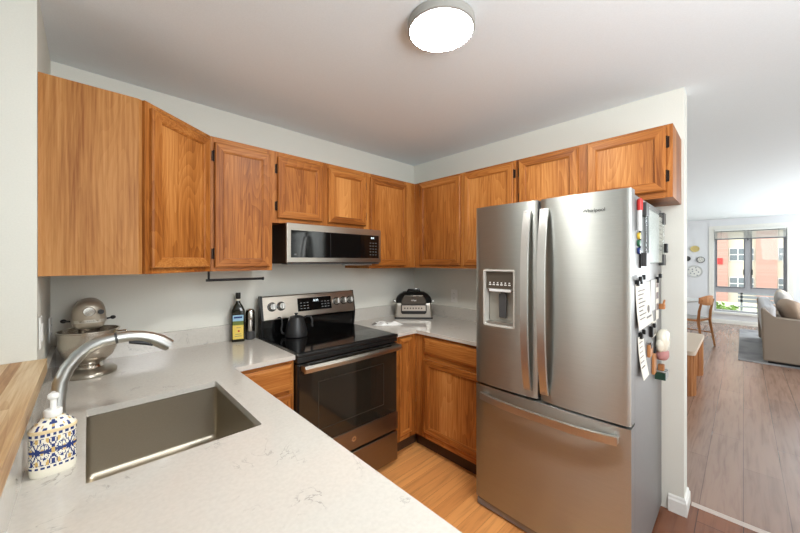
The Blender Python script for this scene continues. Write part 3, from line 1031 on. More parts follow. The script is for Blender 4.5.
PY = (0, math.sin(tilt), math.cos(tilt))
M0 = frame3(onpanel(-1.198, 1.116), (1, 0, 0), PY)
m = MB(); m.box(-0.138, 0.138, -0.047, 0.047, 0.0, 0.0025)
for gx in (-0.112, -0.086, -0.060, 0.060, 0.086, 0.112):
    for gz in (-0.028, -0.008, 0.012):
        m.box(gx - 0.007, gx + 0.007, gz - 0.002, gz + 0.002, 0.002, 0.003, 1)
m.xf(M0); dp_ = m.build('display', [BLACKG, plain('legend_grey', (150, 152, 152), 0.5)], pn)
text('clock_digits', '8:05', 0.022, LED, dp_, frame3(onpanel(-1.190, 1.140, 0.0035), (1, 0, 0), PY), spacing=1.1)
for kx in (-1.522, -1.458, -1.010, -0.946, -0.884):
    M1 = frame3(onpanel(kx, 1.120), (1, 0, 0), PY)
    m = MB(); m.lathe([(0.0265, 0.003), (0.026, 0.005), (0.0235, 0.007), (0.0225, 0.026), (0.020, 0.029), (0.001, 0.029)], seg=24); m.xf(M1)
    kb = m.build('knob', NICKEL, pn, smooth=40)
    m = MB(); m.lathe([(0.031, 0.0), (0.031, 0.003), (0.0275, 0.0045)], seg=24); m.xf(M1); m.build('knob_ring', BLACK, kb, smooth=40)
    m = MB(); m.box(-0.004, 0.004, -0.019, 0.019, 0.029, 0.036, bev=0.001); m.xf(M1 @ Matrix.Rotation(0.0, 4, 'Z')); m.build('grip', WHITE, kb)

# ------------------------------------------------------------------ kettle
kt = thing('kettle', 'matte black gooseneck kettle on the rear left of the cooktop', 'kettle', (-1.400, -0.235, 0.9208), math.radians(-38))
m = MB(); m.lathe([(0.066, 0.0), (0.072, 0.003), (0.074, 0.02), (0.068, 0.055), (0.054, 0.108), (0.046, 0.128), (0.043, 0.131)], seg=36); m.build('pot', MATTE, kt, world=False, smooth=40)
m = MB(); m.lathe([(0.044, 0.131), (0.044, 0.135), (0.030, 0.140), (0.010, 0.142), (0.007, 0.147), (0.012, 0.152), (0.012, 0.158), (0.001, 0.160)], seg=28); m.build('lid', MATTE, kt, world=False, smooth=40)
m = MB(); m.tube([(-0.066, 0, 0.018), (-0.092, 0, 0.022), (-0.100, 0, 0.045), (-0.093, 0, 0.085), (-0.095, 0, 0.118), (-0.108, 0, 0.130), (-0.122, 0, 0.126)], [0.010, 0.008, 0.007, 0.006, 0.0055, 0.005, 0.005], 10); m.build('spout', MATTE, kt, world=False, smooth=60)
m = MB(); m.tube([(0.043, 0, 0.118), (0.070, 0, 0.136), (0.095, 0, 0.134), (0.106, 0, 0.112), (0.104, 0, 0.078), (0.110, 0, 0.064)], [0.006, 0.007, 0.008, 0.008, 0.008, 0.007], 10); m.build('handle', MATTE, kt, world=False, smooth=60)

# ------------------------------------------------------------------ microwave
MX0, MX1, MZ0, MZ1, MYF = -1.541, -0.784, 1.416, 1.6705, -0.399
mw = thing('microwave', 'low stainless over-the-range microwave with black glass door', 'microwave', ((MX0 + MX1) / 2, -0.2, MZ0))
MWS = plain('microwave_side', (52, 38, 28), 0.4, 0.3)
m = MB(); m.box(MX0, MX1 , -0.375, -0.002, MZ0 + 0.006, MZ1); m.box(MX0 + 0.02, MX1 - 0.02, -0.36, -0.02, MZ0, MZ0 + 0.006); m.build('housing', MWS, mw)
m = MB(); m.box(MX0, MX1, MYF, -0.376, MZ0 + 0.008, MZ1, bev=0.003); dr = m.build('door', STEELX, mw)
m = MB(); m.box(MX0 + 0.026, MX1 - 0.023, MYF - 0.0025, MYF + 0.001, 1.455, 1.627, bev=0.001)
for i in range(3):
    for j in range(5):
        m.box(-0.895 + i * 0.026, -0.881 + i * 0.026, MYF - 0.0032, MYF - 0.0022, 1.478 + j * 0.022, 1.483 + j * 0.022, 1)
gl = m.build('door_glass', [BLACKG, plain('legend_dim', (96, 98, 98), 0.5)], dr)
m = MB(); m.box(-1.2335, -1.2325, MYF - 0.0032, MYF - 0.0022, 1.456, 1.626); m.build('panel_seam', DGREY, gl)
text('clock_digits', '8:05', 0.018, LED, gl, frame3((-0.868, MYF - 0.003, 1.606), *FACE_NY))
text('maker_mark', 'GE', 0.012, plain('mark_grey', (120, 120, 120), 0.5), gl, frame3((-1.487, MYF - 0.003, 1.474), *FACE_NY))
m = MB(); m.box(MX0 + 0.01, MX1 - 0.01, MYF + 0.012, -0.30, MZ0 - 0.004, MZ0 + 0.004); m.build('vent_grille', DGREY, mw)
m = MB(); m.box(-1.10, -0.86, -0.385, -0.33, MZ0 - 0.014, MZ0 - 0.004, bev=0.003); m.build('light_lens', NICKEL, mw)

# towel bar under the wall cabinet
tb = thing('paper_towel_bar', 'black paper towel bar hung under the oak cabinet left of the range', 'towel bar', (-1.76, -0.2, B))
m = MB(); m.box(-1.930, -1.912, -0.215, -0.185, B - 0.004, B); m.tube([(-1.921, -0.2, B - 0.003), (-1.921, -0.2, B - 0.058)], 0.006, 10); m.build('bracket', MATTE, tb)
m = MB(); m.tube([(-1.935, -0.2, B - 0.055), (-1.612, -0.2, B - 0.055)], 0.0075, 12); m.lathe([(0.010, -1.615), (0.010, -1.606)], (0, -0.2, B - 0.055), 12, ax='x'); m.build('rod', MATTE, tb)

# ------------------------------------------------------------------ countertop grill
gr = thing('countertop_grill', 'black and steel domed countertop grill in the back counter corner', 'grill', (-0.235, -0.222, CZ), math.radians(-45))
# local: -y faces the room
m = MB()
rings = []
for z, w0, yf, yb, wb in ((0.0, 0.165, -0.10, 0.09, 0.10), (0.012, 0.168, -0.103, 0.095, 0.10), (0.02, 0.168, -0.103, 0.095, 0.10), (0.12, 0.158, -0.095, 0.092, 0.10), (0.145, 0.155, -0.09, 0.09, 0.10)):
    rings.append([(-w0, yf + 0.012, z), (-w0 + 0.012, yf, z), (w0 - 0.012, yf, z), (w0, yf + 0.012, z), (w0, 0.0, z), (wb, yb, z), (-wb, yb, z), (-w0, 0.0, z)])
m.loops(rings)
bd = m.build('base', brushed('grill_steel', (176, 170, 160), 0.32, 'x'), gr, world=False)
m = MB(); m.loops([[(-0.17, -0.106, z), (0.17, -0.106, z), (0.17, 0.0, z), (0.10, 0.097, z), (-0.10, 0.097, z), (-0.17, 0.0, z)] for z in (0.0, 0.014)]); m.build('foot_skirt', BLACK, bd, world=False)
m = MB()
rings = []
for z, w0, y0_, y1_ in ((0.140, 0.162, -0.092, 0.092), (0.160, 0.165, -0.094, 0.094), (0.190, 0.155, -0.088, 0.090), (0.215, 0.132, -0.070, 0.082), (0.232, 0.100, -0.045, 0.068), (0.240, 0.060, -0.02, 0.05)):
    wb = min(w0, 0.10)
    rings.append([(-w0, y0_ + 0.02, z), (-w0 + 0.02, y0_, z), (w0 - 0.02, y0_, z), (w0, y0_ + 0.02, z), (w0, 0.0, z), (wb, y1_, z), (-wb, y1_, z), (-w0, 0.0, z)])
m.loops(rings)
ld = m.build('lid', BLACK, gr, world=False, smooth=50)
m = MB(); m.prism([(-0.112, 0.128), (0.112, 0.128), (0.112, 0.165), (0.082, 0.212), (-0.082, 0.212), (-0.112, 0.165)], 'y', -0.112, -0.06, bev=0.006); m.build('lid_front', plain('lid_bronze', (88, 82, 74), 0.35, 0.6), ld, world=False)
text('lettering', 'NINJA', 0.018, WHITE, ld, frame3((0, -0.1128, 0.166), *FACE_NY), world=False)
m = MB(); m.tube([(-0.055, -0.02, 0.234), (-0.052, -0.03, 0.256), (0.052, -0.03, 0.256), (0.055, -0.02, 0.234)], 0.009, 10); m.build('lid_handle', BLACK, ld, world=False, smooth=60)
m = MB(); m.box(0.005, 0.05, -0.035, 0.015, 0.254, 0.266, bev=0.003); m.build('handle_cap', NICKEL, ld, world=False)
m = MB(); m.prism([(-0.115, 0.062), (-0.103, 0.045), (0.103, 0.045), (0.115, 0.062), (0.115, 0.126), (-0.115, 0.126)], 'y', -0.118, -0.09, mi=0, bev=0.004); pnl = m.build('control_panel', BLACK, gr, world=False)
m = MB(); m.box(-0.106, 0.106, -0.1195, -0.117, 0.074, 0.122); fp = m.build('panel_face', brushed('panel_bright', (210, 206, 198), 0.3, 'x'), pnl, world=False)
m = MB()
for k in range(7):
    m.lathe([(0.0065, 0.1195), (0.0065, 0.1205)], (-0.08 + k * 0.025, 0, -0.0), 10, ax='y')
m.xf(Matrix.Translation((0, -0.24, 0.098)))
m.build('buttons', DGREY, fp, world=False)
for sgn in (-1, 1):
    m = MB(); m.box(sgn * 0.158, sgn * 0.192, -0.06, -0.02, 0.146, 0.162, bev=0.005); m.build('side_handle', NICKEL, gr, world=False)

# crumpled packet on the corner counter
m = MB()
n = 16
rnd = random.Random(3)
R = []
for j in range(4):
    rr = (0.105, 0.075, 0.04, 0.006)[j]
    R.append([(rr * 1.25 * math.cos(2 * PI * k / n) * rnd.uniform(.8, 1.15), rr * 0.55 * math.sin(2 * PI * k / n) * rnd.uniform(.75, 1.2), 0.001 + (0 if j == 0 else rnd.uniform(0.006, 0.024))) for k in range(n)])
m.loops(R)
m.b.faces.ensure_lookup_table()
for f in m.b.faces:
    f.material_index = 1 if rnd.random() < 0.10 else 0
m.xf(Matrix.Translation((-0.655, -0.335, CZ)) @ Matrix.Rotation(math.radians(-38), 4, 'Z'))
pk = m.build('snack_wrapper', [WHITE, INK])
tag(pk, 'crumpled white wrapper lying on the corner counter beside the range', 'wrapper')


# ------------------------------------------------------------------ outlets and switches
def plate(name, label, cat, loc, rz, switch=False):
    t = thing(name, label, cat, loc, rz)
    m = MB(); m.box(-0.036, 0.036, -0.006, -0.0005, -0.058, 0.058, bev=0.003); pl = m.build('cover_plate', WHITE, t, world=False)
    if switch:
        m = MB(); m.box(-0.017, 0.017, -0.0095, -0.0055, -0.033, 0.033, bev=0.002); m.build('rocker', WHITE, t, world=False)
    else:
        for s in (-1, 1):
            m = MB(); m.lathe([(0.016, -0.0085), (0.017, -0.006)], (0, 0, s * 0.020), 20, ax='y'); rc = m.build('receptacle', WHITE, t, world=False)
            m = MB()
            for q in (-0.006, 0.006):
                m.box(q - 0.001, q + 0.001, -0.0092, -0.0084, s * 0.020 - 0.003, s * 0.020 + 0.006)
            m.build('slots', INK, rc, world=False)
    return t


plate('wall_outlet', 'white wall outlet above the counter by the refrigerator', 'outlet', (-0.0005, -0.515, 1.115), -PI / 2)
plate('wall_outlet', 'white outlet on the left wall closest to the back corner', 'outlet', (XL + 0.0005, -0.10, 1.11), PI / 2)
plate('light_switch', 'white switch on the left wall near its free end', 'switch', (XL + 0.0005, -0.522, 1.165), PI / 2, True)

# ------------------------------------------------------------------ refrigerator
FX, FY0, FY1, FH = -0.770, -1.250, -2.012, 1.743
FS = 0.722
SEAM = -1.622
rf = thing('refrigerator', 'stainless french door refrigerator with water dispenser beside the wall end', 'refrigerator', (-0.40, (FY0 + FY1) / 2, 0))
m = MB(); m.box(-0.695, -0.012, FY1 + 0.001, FY0 - 0.004, 0.02, FH - 0.018, bev=0.004); m.box(-0.66, -0.06, FY1 + 0.03, FY0 - 0.03, 0, 0.02); m.build('cabinet_body', GREYB, rf)
m = MB(); m.box(-0.766, -0.695, FY1 + 0.006, FY0 - 0.006, 0.010, 0.048, bev=0.004); m.build('kick_grille', GREYB, rf)
m = MB()
for y in (FY1 + 0.03, FY0 - 0.09, SEAM - 0.05):
    m.box(-0.74, -0.60, y, y + 0.06, FH - 0.019, FH - 0.004, bev=0.003)
m.build('hinge_cover', GREYB, rf)


def fridge_door(name, ya, yb, z0, z1, bulge=0.010, x=FX):
    """door shell with a gently bowed front; ya > yb"""
    m = MB()
    n = 24
    prof = []
    r_ = 0.005
    for i in range(n + 1):
        u = i / n
        y = ya + (yb - ya) * u
        e_ = min(u, 1 - u) * abs(yb - ya)
        rnd_ = r_ - math.sqrt(max(0, r_ * r_ - (r_ - min(e_, r_)) ** 2))
        prof.append((x - bulge * (1 - (2 * u - 1) ** 2) + rnd_, y))
    prof += [(-0.700, yb), (-0.700, ya)]
    m.loops([[(x_, y_, z) for x_, y_ in prof] for z in (z0, z1)], lambda k: 0 if k < n else 1)
    return m


dl_ = fridge_door('d', FY0, SEAM + 0.008, FS + 0.006, FH)
# dispenser recess cut out of the left door
DYA, DYB, DZ0, DZ1 = -1.306, -1.497, 1.066, 1.385
ldoor = dl_.build('refrigerator_door', [STEEL, GREYB], rf, smooth=30)
cut = MB(); cut.box(-0.9, -0.728, DYB + 0.008, DYA - 0.008, DZ0 + 0.008, DZ1 - 0.008)
co = cut.build('dispenser_cutter', STEEL, rf)
bo = ldoor.modifiers.new('recess', 'BOOLEAN'); bo.operation = 'DIFFERENCE'; bo.object = co; bo.solver = 'EXACT'
bpy.context.view_layer.update()
dg = bpy.context.evaluated_depsgraph_get()
me = bpy.data.meshes.new_from_object(ldoor.evaluated_get(dg))
ldoor.modifiers.clear(); ldoor.data = me
bpy.data.objects.remove(co)
m = fridge_door('d', SEAM - 0.008, FY1, FS + 0.006, FH); rdoor = m.build('refrigerator_door', [STEEL, GREYB], rf, smooth=30)
m = fridge_door('d', FY0, FY1, 0.055, FS - 0.006); fdoor = m.build('freezer_drawer', [STEEL, GREYB], rf, smooth=30)
m = MB(); m.box(-0.70, -0.694, FY1 + 0.012, FY0 - 0.012, 0.06, FH - 0.01); m.build('gasket', RUBBER, rf)
m = MB(); m.box(-0.752, -0.702, SEAM - 0.0075, SEAM + 0.0075, FS + 0.012, FH - 0.006); m.build('center_mullion', RUBBER, ldoor)
# dispenser
m = MB()
R0 = rrect(DYB, DYA, DZ0, DZ1, 0.012, 0)
Ri = rrect(DYB + 0.0088, DYA - 0.0088, DZ0 + 0.0088, DZ1 - 0.0088, 0.006, 0)
m.loops([[(-0.768, p[0], p[1]) for p in R0], [(-0.781, p[0], p[1]) for p in R0], [(-0.781, p[0], p[1]) for p in Ri], [(-0.735, p[0], p[1]) for p in Ri]], cap0=False, cap1=False)
dsp = m.build('dispenser_frame', plain('dispenser_frame_silver', (192, 190, 182), 0.35, 0.2), ldoor, smooth=30)
m = MB()
a, b = DYB + 0.0085, DYA - 0.0085
m.box(-0.7295, -0.7275, a, b, DZ0 + 0.0085, DZ1 - 0.0085); m.box(-0.765, -0.7295, a, b, DZ1 - 0.110, DZ1 - 0.0085)
m.build('dispenser_back', plain('dispenser_grey', (150, 146, 136), 0.35, 0.4), ldoor)
m = MB(); m.box(-0.768, -0.7645, a + 0.004, b - 0.004, DZ1 - 0.106, DZ1 - 0.014); m.build('dispenser_panel', plain('panel_bronze', (84, 76, 66), 0.2, 0.3), ldoor)
m = MB()
for k in range(6):
    y = a + 0.028 + k * 0.0235
    m.box(-0.7695, -0.7678, y - 0.007, y + 0.007, DZ1 - 0.088, DZ1 - 0.082); m.box(-0.7695, -0.7678, y - 0.004, y + 0.004, DZ1 - 0.078, DZ1 - 0.071)
m.build('panel_icons', CARD, ldoor)
m = MB(); m.box(-0.768, -0.735, a + 0.02, b - 0.02, DZ1 - 0.125, DZ1 - 0.110, bev=0.003); m.build('dispenser_lip', CARD, ldoor)
m = MB(); m.box(-0.752, -0.744, -1.432, -1.388, DZ0 + 0.05, DZ1 - 0.135, bev=0.003); m.box(-0.75, -0.73, -1.422, -1.398, DZ1 - 0.15, DZ1 - 0.125); m.build('dispenser_paddle', DGREY, ldoor)
m = MB(); m.box(-0.768, -0.730, a + 0.001, b - 0.001, DZ0 + 0.0085, DZ0 + 0.024, bev=0.002); m.build('drip_tray', NICKEL, ldoor)
HS = brushed('handle_steel', (208, 207, 202), 0.38, 'z')


def bar(path, w, t, wdir, mat, name, parent):
    """ribbon-like bar following a path; wdir = direction of its width"""
    m = MB()
    wd = Vector(wdir)
    path = [Vector(p) for p in path]
    rings = []
    for i, p in enumerate(path):
        d = (path[min(i + 1, len(path) - 1)] - path[max(i - 1, 0)]).normalized()
        nn = d.cross(wd).normalized()
        ring = []
        for (a, b) in ((-1, -0.6), (-0.93, -1), (0.93, -1), (1, -0.6), (1, 0.6), (0.93, 1), (-0.93, 1), (-1, 0.6)):
            ring.append(tuple(p + wd * a * w / 2 + nn * b * t / 2))
        rings.append(ring)
    m.loops(rings)
    return m.build(name, mat, parent, smooth=30)


for y, par in ((SEAM + 0.050, ldoor), (SEAM - 0.036, rdoor)):
    pth = []
    for i in range(17):
        u = i / 16
        z = 0.772 + u * (1.690 - 0.772)
        off = 0.018 + 0.040 * (1 - abs(2 * u - 1) ** 3.0)
        pth.append((FX - off, y, z))
    h_ = bar(pth, 0.040, 0.014, (0, 1, 0), HS, 'handle', par)
    for z in (0.782, 1.668):
        m = MB(); m.box(FX - 0.028, FX + 0.012, y - 0.012, y + 0.012, z - 0.012, z + 0.024, bev=0.003)
        m.build('handle_mount', HS, par)
pth = []
for i in range(17):
    u = i / 16
    pth.append((FX - 0.018 - 0.038 * (1 - abs(2 * u - 1) ** 3.0), -1.293 - u * 0.672, 0.660))
bar(pth, 0.040, 0.018, (0, 0, 1), HS, 'handle', fdoor)
for y in (-1.305, -1.953):
    m = MB(); m.box(FX - 0.026, FX + 0.014, y - 0.016, y + 0.016, 0.647, 0.673, bev=0.003)
    m.build('handle_mount', HS, fdoor)
text('lettering', 'Whirlpool', 0.022, BLACK, rdoor, frame3((FX - 0.0122, -1.874, 1.660), *FACE_NX))

# ------------------------------------------------------------------ things on the side of the refrigerator
SY = FY1 + 0.001          # side surface, facing -y


def pinned(name, label, cat, x0, x1, z0, z1, mat, off=0.003, t=0.0015, lean=0.0, group=None, curl=0.0):
    """a sheet held on the refrigerator side; slightly curled at the bottom"""
    m = MB()
    n = 8
    rings = []
    for i in range(n + 1):
        u = i / n
        z = z1 + (z0 - z1) * u
        y = SY - off - curl * u * u
        xa, xb = x0 + lean * u, x1 + lean * u
        rings.append([(xa, y, z), (xb, y, z), (xb, y - t, z), (xa, y - t, z)])
    m.loops(rings)
    r_ = thing(name, label, cat, ((x0 + x1) / 2, SY, z0), 0, group)
    m.build('sheet', mat, r_)
    return r_


def clip(label, x, z, w=0.022, h=0.034):
    r_ = thing('magnetic_clip', label, 'clip', (x, SY, z - h / 2), 0, 'black magnetic clips on the refrigerator')
    m = MB(); m.box(x - w / 2, x + w / 2, SY - 0.016, SY - 0.0005, z - h / 2, z + h / 2 - 0.008, bev=0.003); m.build('jaw', BLACK, r_)
    m = MB(); m.box(x - w * 0.3, x + w * 0.3, SY - 0.026, SY - 0.012, z + h / 2 - 0.014, z + h / 2 + 0.008, bev=0.003); m.build('lever', BLACK, r_)
    return r_


# acrylic planner board
ab_ = thing('planner_board', 'clear acrylic planner board on dark corner mounts, high on the refrigerator side', 'planner board', (-0.29, SY, 1.42))
m = MB(); m.box(-0.565, -0.06, SY - 0.020, SY - 0.015, 1.420, 1.690, bev=0.001); m.build('clear_sheet', ACRYL, ab_)
m = MB(); m.box(-0.470, -0.205, SY - 0.0146, SY - 0.0130, 1.425, 1.680); m.build('white_panel', WHITE, ab_)
m = MB(); m.box(-0.200, -0.075, SY - 0.0146, SY - 0.0130, 1.425, 1.672); nc = m.build('notes_sheet', PAPER, ab_)
m = MB()
for k in range(9):
    m.box(-0.185, -0.10 - 0.02 * (k % 3), SY - 0.0150, SY - 0.0144, 1.645 - 0.022 * k, 1.649 - 0.022 * k)
m.build('handwriting', INK, nc)
for x in (-0.585, -0.105):
    for z in (1.408, 1.640):
        m = MB(); m.box(x, x + 0.062, SY - 0.024, SY - 0.0005, z, z + 0.062, bev=0.002); m.build('corner_mount', DGREY, ab_)
m = MB(); m.box(-0.612, -0.602, SY - 0.008, SY - 0.0005, 1.400, 1.715); mb_ = m.build('magnet_rail', BLACK)
tag(mb_, 'thin black magnetic rail just left of the acrylic planner board', 'rail')
mk = thing('dry_erase_marker', 'white dry-erase marker with red cap stuck on the refrigerator side', 'marker', (-0.665, SY, 1.565))
m = MB(); m.lathe([(0.009, 1.565), (0.010, 1.57), (0.010, 1.660)], (-0.665, SY - 0.011, 0), 14); m.build('barrel', CARD, mk, smooth=40)
m = MB(); m.lathe([(0.0112, 1.656), (0.0118, 1.70), (0.008, 1.708), (0.001, 1.709)], (-0.665, SY - 0.0125, 0), 14); m.build('cap', RED, mk, smooth=40)
for nm, mt, z in (('yellow', YEL, 1.545), ('green', GREEN, 1.512), ('blue', BLUE, 1.478)):
    m = MB(); m.lathe([(0.015, 0), (0.016, 0.004), (0.014, 0.010), (0.001, 0.012)], seg=18); m.xf(Matrix.Translation((-0.640, SY - 0.0005, z)) @ Matrix.Rotation(PI / 2, 4, 'X'))
    o = m.build('round_magnet', mt, smooth=40); tag(o, nm + ' round magnet below the red-capped marker on the refrigerator', 'magnet', 'coloured round magnets')
m = MB(); m.box(-0.100, -0.072, SY - 0.038, SY - 0.021, 1.478, 1.530, bev=0.004)
o = m.build('cap_magnet', BLACK); tag(o, 'chunky black magnet standing out from the planner board edge', 'magnet')
# papers and clips lower down
p1 = pinned('printed_flyer', 'large white printed flyer with round black seal on the refrigerator side', 'flyer', -0.645, -0.325, 1.128, 1.330, PAPER, curl=0.012, lean=0.01)
m = MB()
for k in range(8):
    m.box(-0.60, -0.47 - 0.03 * (k % 3), SY - 0.0145 + 0.0010 * (7 - k), SY - 0.0048 , 1.296 - 0.018 * k, 1.2995 - 0.018 * k)
m.lathe([(0.018, SY - 0.0125), (0.018, SY - 0.007)], (-0.405, 0, 1.200), 20, ax='y')
m.box(-0.46, -0.35, SY - 0.0140, SY - 0.009, 1.160, 1.168)
m.build('print', INK, p1)
clip('left one of two black clips at the top of the flyer', -0.628, 1.340)
clip('right one of two black clips at the top of the flyer', -0.560, 1.345)
pinned('notice_card', 'plain grey card right of the large printed flyer', 'card', -0.305, -0.185, 1.175, 1.335, CARD)
p2 = pinned('photo_strip', 'narrow photo strip with dark pictures near the refrigerator rear edge', 'photo strip', -0.165, -0.085, 1.115, 1.335, PAPER)
m = MB()
for k in range(3):
    m.box(-0.155, -0.095, SY - 0.0052, SY - 0.0044, 1.290 - 0.062 * k, 1.325 - 0.062 * k)
m.build('picture', plain('photo_dark', (88, 60, 58), 0.4), p2)
clip('black clip on top of the photo strip by the refrigerator rear', -0.135, 1.335, 0.03, 0.04)
wm = thing('wooden_magnet', 'small wooden hand-shaped magnet sticking out by the photo strip', 'magnet', (-0.115, SY, 1.165))
m = MB(); m.box(-0.130, -0.100, SY - 0.030, SY - 0.0005, 1.165, 1.195, bev=0.005); m.build('palm', LWOOD, wm)
for k in range(3):
    m = MB(); m.tube([(-0.124 + 0.009 * k, SY - 0.022, 1.192), (-0.124 + 0.009 * k, SY - 0.027, 1.215 + 0.003 * (k % 2))], [0.0045, 0.0035], 8); m.build('finger', LWOOD, wm)
clip('black clip holding a small photo below the large flyer', -0.310, 1.080, 0.035, 0.062)
p3 = pinned('small_photo', 'small square photo beside the black clip, middle of the refrigerator side', 'photo', -0.265, -0.155, 1.035, 1.115, PAPER)
m = MB(); m.box(-0.255, -0.165, SY - 0.0052, SY - 0.0044, 1.045, 1.105); m.build('picture', plain('photo_grey', (120, 116, 108), 0.4), p3)
p4 = pinned('paper_slip', 'long narrow curled paper slip hanging low on the refrigerator side', 'note', -0.600, -0.480, 0.898, 1.090, PAPER, curl=0.018, lean=0.02)
m = MB()
for k in range(6):
    m.box(-0.575, -0.515, SY - 0.0065 - 0.0004 * k * k, SY - 0.0040, 1.06 - 0.022 * k, 1.063 - 0.022 * k)
m.build('print', INK, p4)
clip('black clip at the top of the long paper slip', -0.555, 1.098, 0.034, 0.036)
wt = thing('wooden_block_magnet', 'small square wooden magnet with dark frame beside the paper slip', 'magnet', (-0.40, SY, 0.958))
m = MB(); m.box(-0.435, -0.365, SY - 0.014, SY - 0.0005, 0.958, 1.018, bev=0.003); m.build('block', LWOOD, wt)
m = MB(); m.box(-0.420, -0.380, SY - 0.016, SY - 0.0135, 1.000, 1.030, bev=0.002); m.build('clip_plate', DGREY, wt)
ov = thing('oven_mitt', 'white quilted oven mitt with pink cuff hung on the refrigerator', 'oven mitt', (-0.19, SY, 0.905))
m = MB(); m.sphere((-0.185, SY - 0.030, 1.005), 0.062, 0.029, 0.062, seg=20, pw=0.8); m.sphere((-0.235, SY - 0.024, 0.985), 0.022, 0.02, 0.036, seg=14); m.build('mitt', CERAM, ov, smooth=60)
m = MB(); m.sphere((-0.19, SY - 0.028, 0.930), 0.055, 0.027, 0.028, seg=18, pw=0.7); m.build('cuff', PINK, ov, smooth=60)
wt2 = thing('wooden_tag', 'tall wooden tag magnet under the oven mitt', 'magnet', (-0.285, SY, 0.845))
m = MB(); m.prism([(-0.315, 0.845), (-0.255, 0.845), (-0.255, 0.930), (-0.27, 0.95), (-0.30, 0.95), (-0.315, 0.93)], 'y', SY - 0.012, SY - 0.0005, bev=0.002); m.build('tag', LWOOD, wt2)
m = MB(); m.tube([(-0.285, SY - 0.008, 0.948), (-0.28, SY - 0.012, 0.985)], 0.004, 8); m.build('loop', BLACK, wt2)
gs = thing('striped_bag_clip', 'green and white striped bag clip, lowest on the refrigerator side', 'clip', (-0.17, SY, 0.80))
m = MB()
for k in range(6):
    m.box(-0.225 + 0.018 * k, -0.207 + 0.018 * k, SY - 0.045, SY - 0.0005, 0.800, 0.838, k % 2)
m.build('jaw', [plain('dark_green', (26, 62, 50), 0.4), CARD], gs)
m = MB(); m.box(-0.185, -0.155, SY - 0.034, SY - 0.006, 0.838, 0.872, bev=0.004); m.build('grip', LWOOD, gs)

for o in [q for q in COL.objects if q.parent is None and q.name.split('.')[0] in ('printed_flyer', 'magnetic_clip', 'notice_card', 'photo_strip', 'small_photo', 'paper_slip')]:
    o.location.x -= 0.055

# ------------------------------------------------------------------ ceiling light
cl = thing('ceiling_light', 'round flush white disc light on the kitchen ceiling', 'ceiling light', (-1.378, -1.482, H))
m = MB(); m.lathe([(0.132, H - 0.0005), (0.136, H - 0.004), (0.136, H - 0.036), (0.131, H - 0.040), (0.128, H - 0.040), (0.128, H - 0.030), (0.01, H - 0.030)], (-1.378, -1.482, 0), 64); m.build('rim', LAMPRIM, cl, smooth=40)
m = MB(); m.lathe([(0.1275, H - 0.031), (0.1275, H - 0.038), (0.118, H - 0.041), (0.001, H - 0.042)], (-1.378, -1.482, 0), 64); m.build('diffuser', LAMP, cl, smooth=40)

# ------------------------------------------------------------------ living room
bd_ = thing('window_blind', 'grey venetian blind raised to the top of the living room window', 'blind', (XE - 0.01, MY, 1.93))
m = MB(); m.box(XE - 0.075, XE - 0.022, WY0 + 0.01, WY1 - 0.01, 2.125, 2.175, bev=0.003); m.build('headrail', BLINDM, bd_)
for k in range(6):
    m = MB(); m.box(XE - 0.072, XE - 0.024, WY0 + 0.015, WY1 - 0.015, -0.0008, 0.0008); z = 2.100 - k * 0.027
    m.xf(Matrix.Translation((XE - 0.048, 0, z)) @ Matrix.Rotation(math.radians(-24), 4, 'Y') @ Matrix.Translation((-XE + 0.048, 0, 0))); m.build('slat', BLINDM, bd_)
m = MB(); m.box(XE - 0.075, XE - 0.022, WY0 + 0.012, WY1 - 0.012, 1.930, 1.955, bev=0.003); m.build('bottom_rail', FRAMED, bd_)
m = MB()
for y in (WY0 + 0.12, MY, WY1 - 0.12):
    m.tube([(XE - 0.078, y, 1.95), (XE - 0.078, y, 2.13)], 0.0025, 6)
m.build('lift_cord', FRAMED, bd_)
m = MB(); m.lathe([(0.012, 1.90), (0.016, 1.91), (0.008, 1.94)], (XE - 0.078, MY, 0), 10); m.build('cord_tassel', DGREY, bd_)


def wall_plate(label, y, z, r, rim, face, marks=None, sz=1.0):
    t = thing('wall_plate', label, 'plate', (XE, y, z - r), 0, 'plates hung on the far living room wall')
    m = MB(); m.lathe([(0.001, XE - 0.012), (r * 0.80, XE - 0.012), (r * 0.84, XE - 0.014), (r, XE - 0.028), (r, XE - 0.022), (r * 0.6, XE - 0.001)], (0, y, z), 32, ax='x', sy=sz)
    m.build('rim', rim, t, smooth=40)
    m = MB(); m.lathe([(0.001, XE - 0.0135), (r * 0.81, XE - 0.0135), (r * 0.81, XE - 0.0115)], (0, y, z), 32, ax='x', sy=sz)
    m.build('well', face, t)
    if marks:
        m = MB()
        for k in range(9):
            a = k * 2.4
            rr = r * (0.25 + 0.065 * k)
            m.lathe([(r * 0.09, XE - 0.029), (r * 0.09, XE - 0.012)], (0, y + rr * math.cos(a), z + rr * math.sin(a) * sz), 8, ax='x')
        m.build('painted_marks', marks, t)


wall_plate('yellow plate, topmost on the far living room wall', -1.535, 1.735, 0.085, plain('plate_yellow', (220, 204, 140), 0.3), plain('plate_straw', (206, 186, 122), 0.3), sz=0.9)
wall_plate('small white plate with dark rim under the yellow plate', -1.640, 1.470, 0.075, DGREY, WHITE, INK)
wall_plate('large white speckled plate, lowest on the far living room wall', -1.530, 1.190, 0.145, CARD, WHITE, plain('plate_speckle', (120, 126, 140), 0.4))

wall_plate('small dark plate hung nearest the wall end, partly hidden by it', -1.400, 1.500, 0.06, BLACK, DGREY)

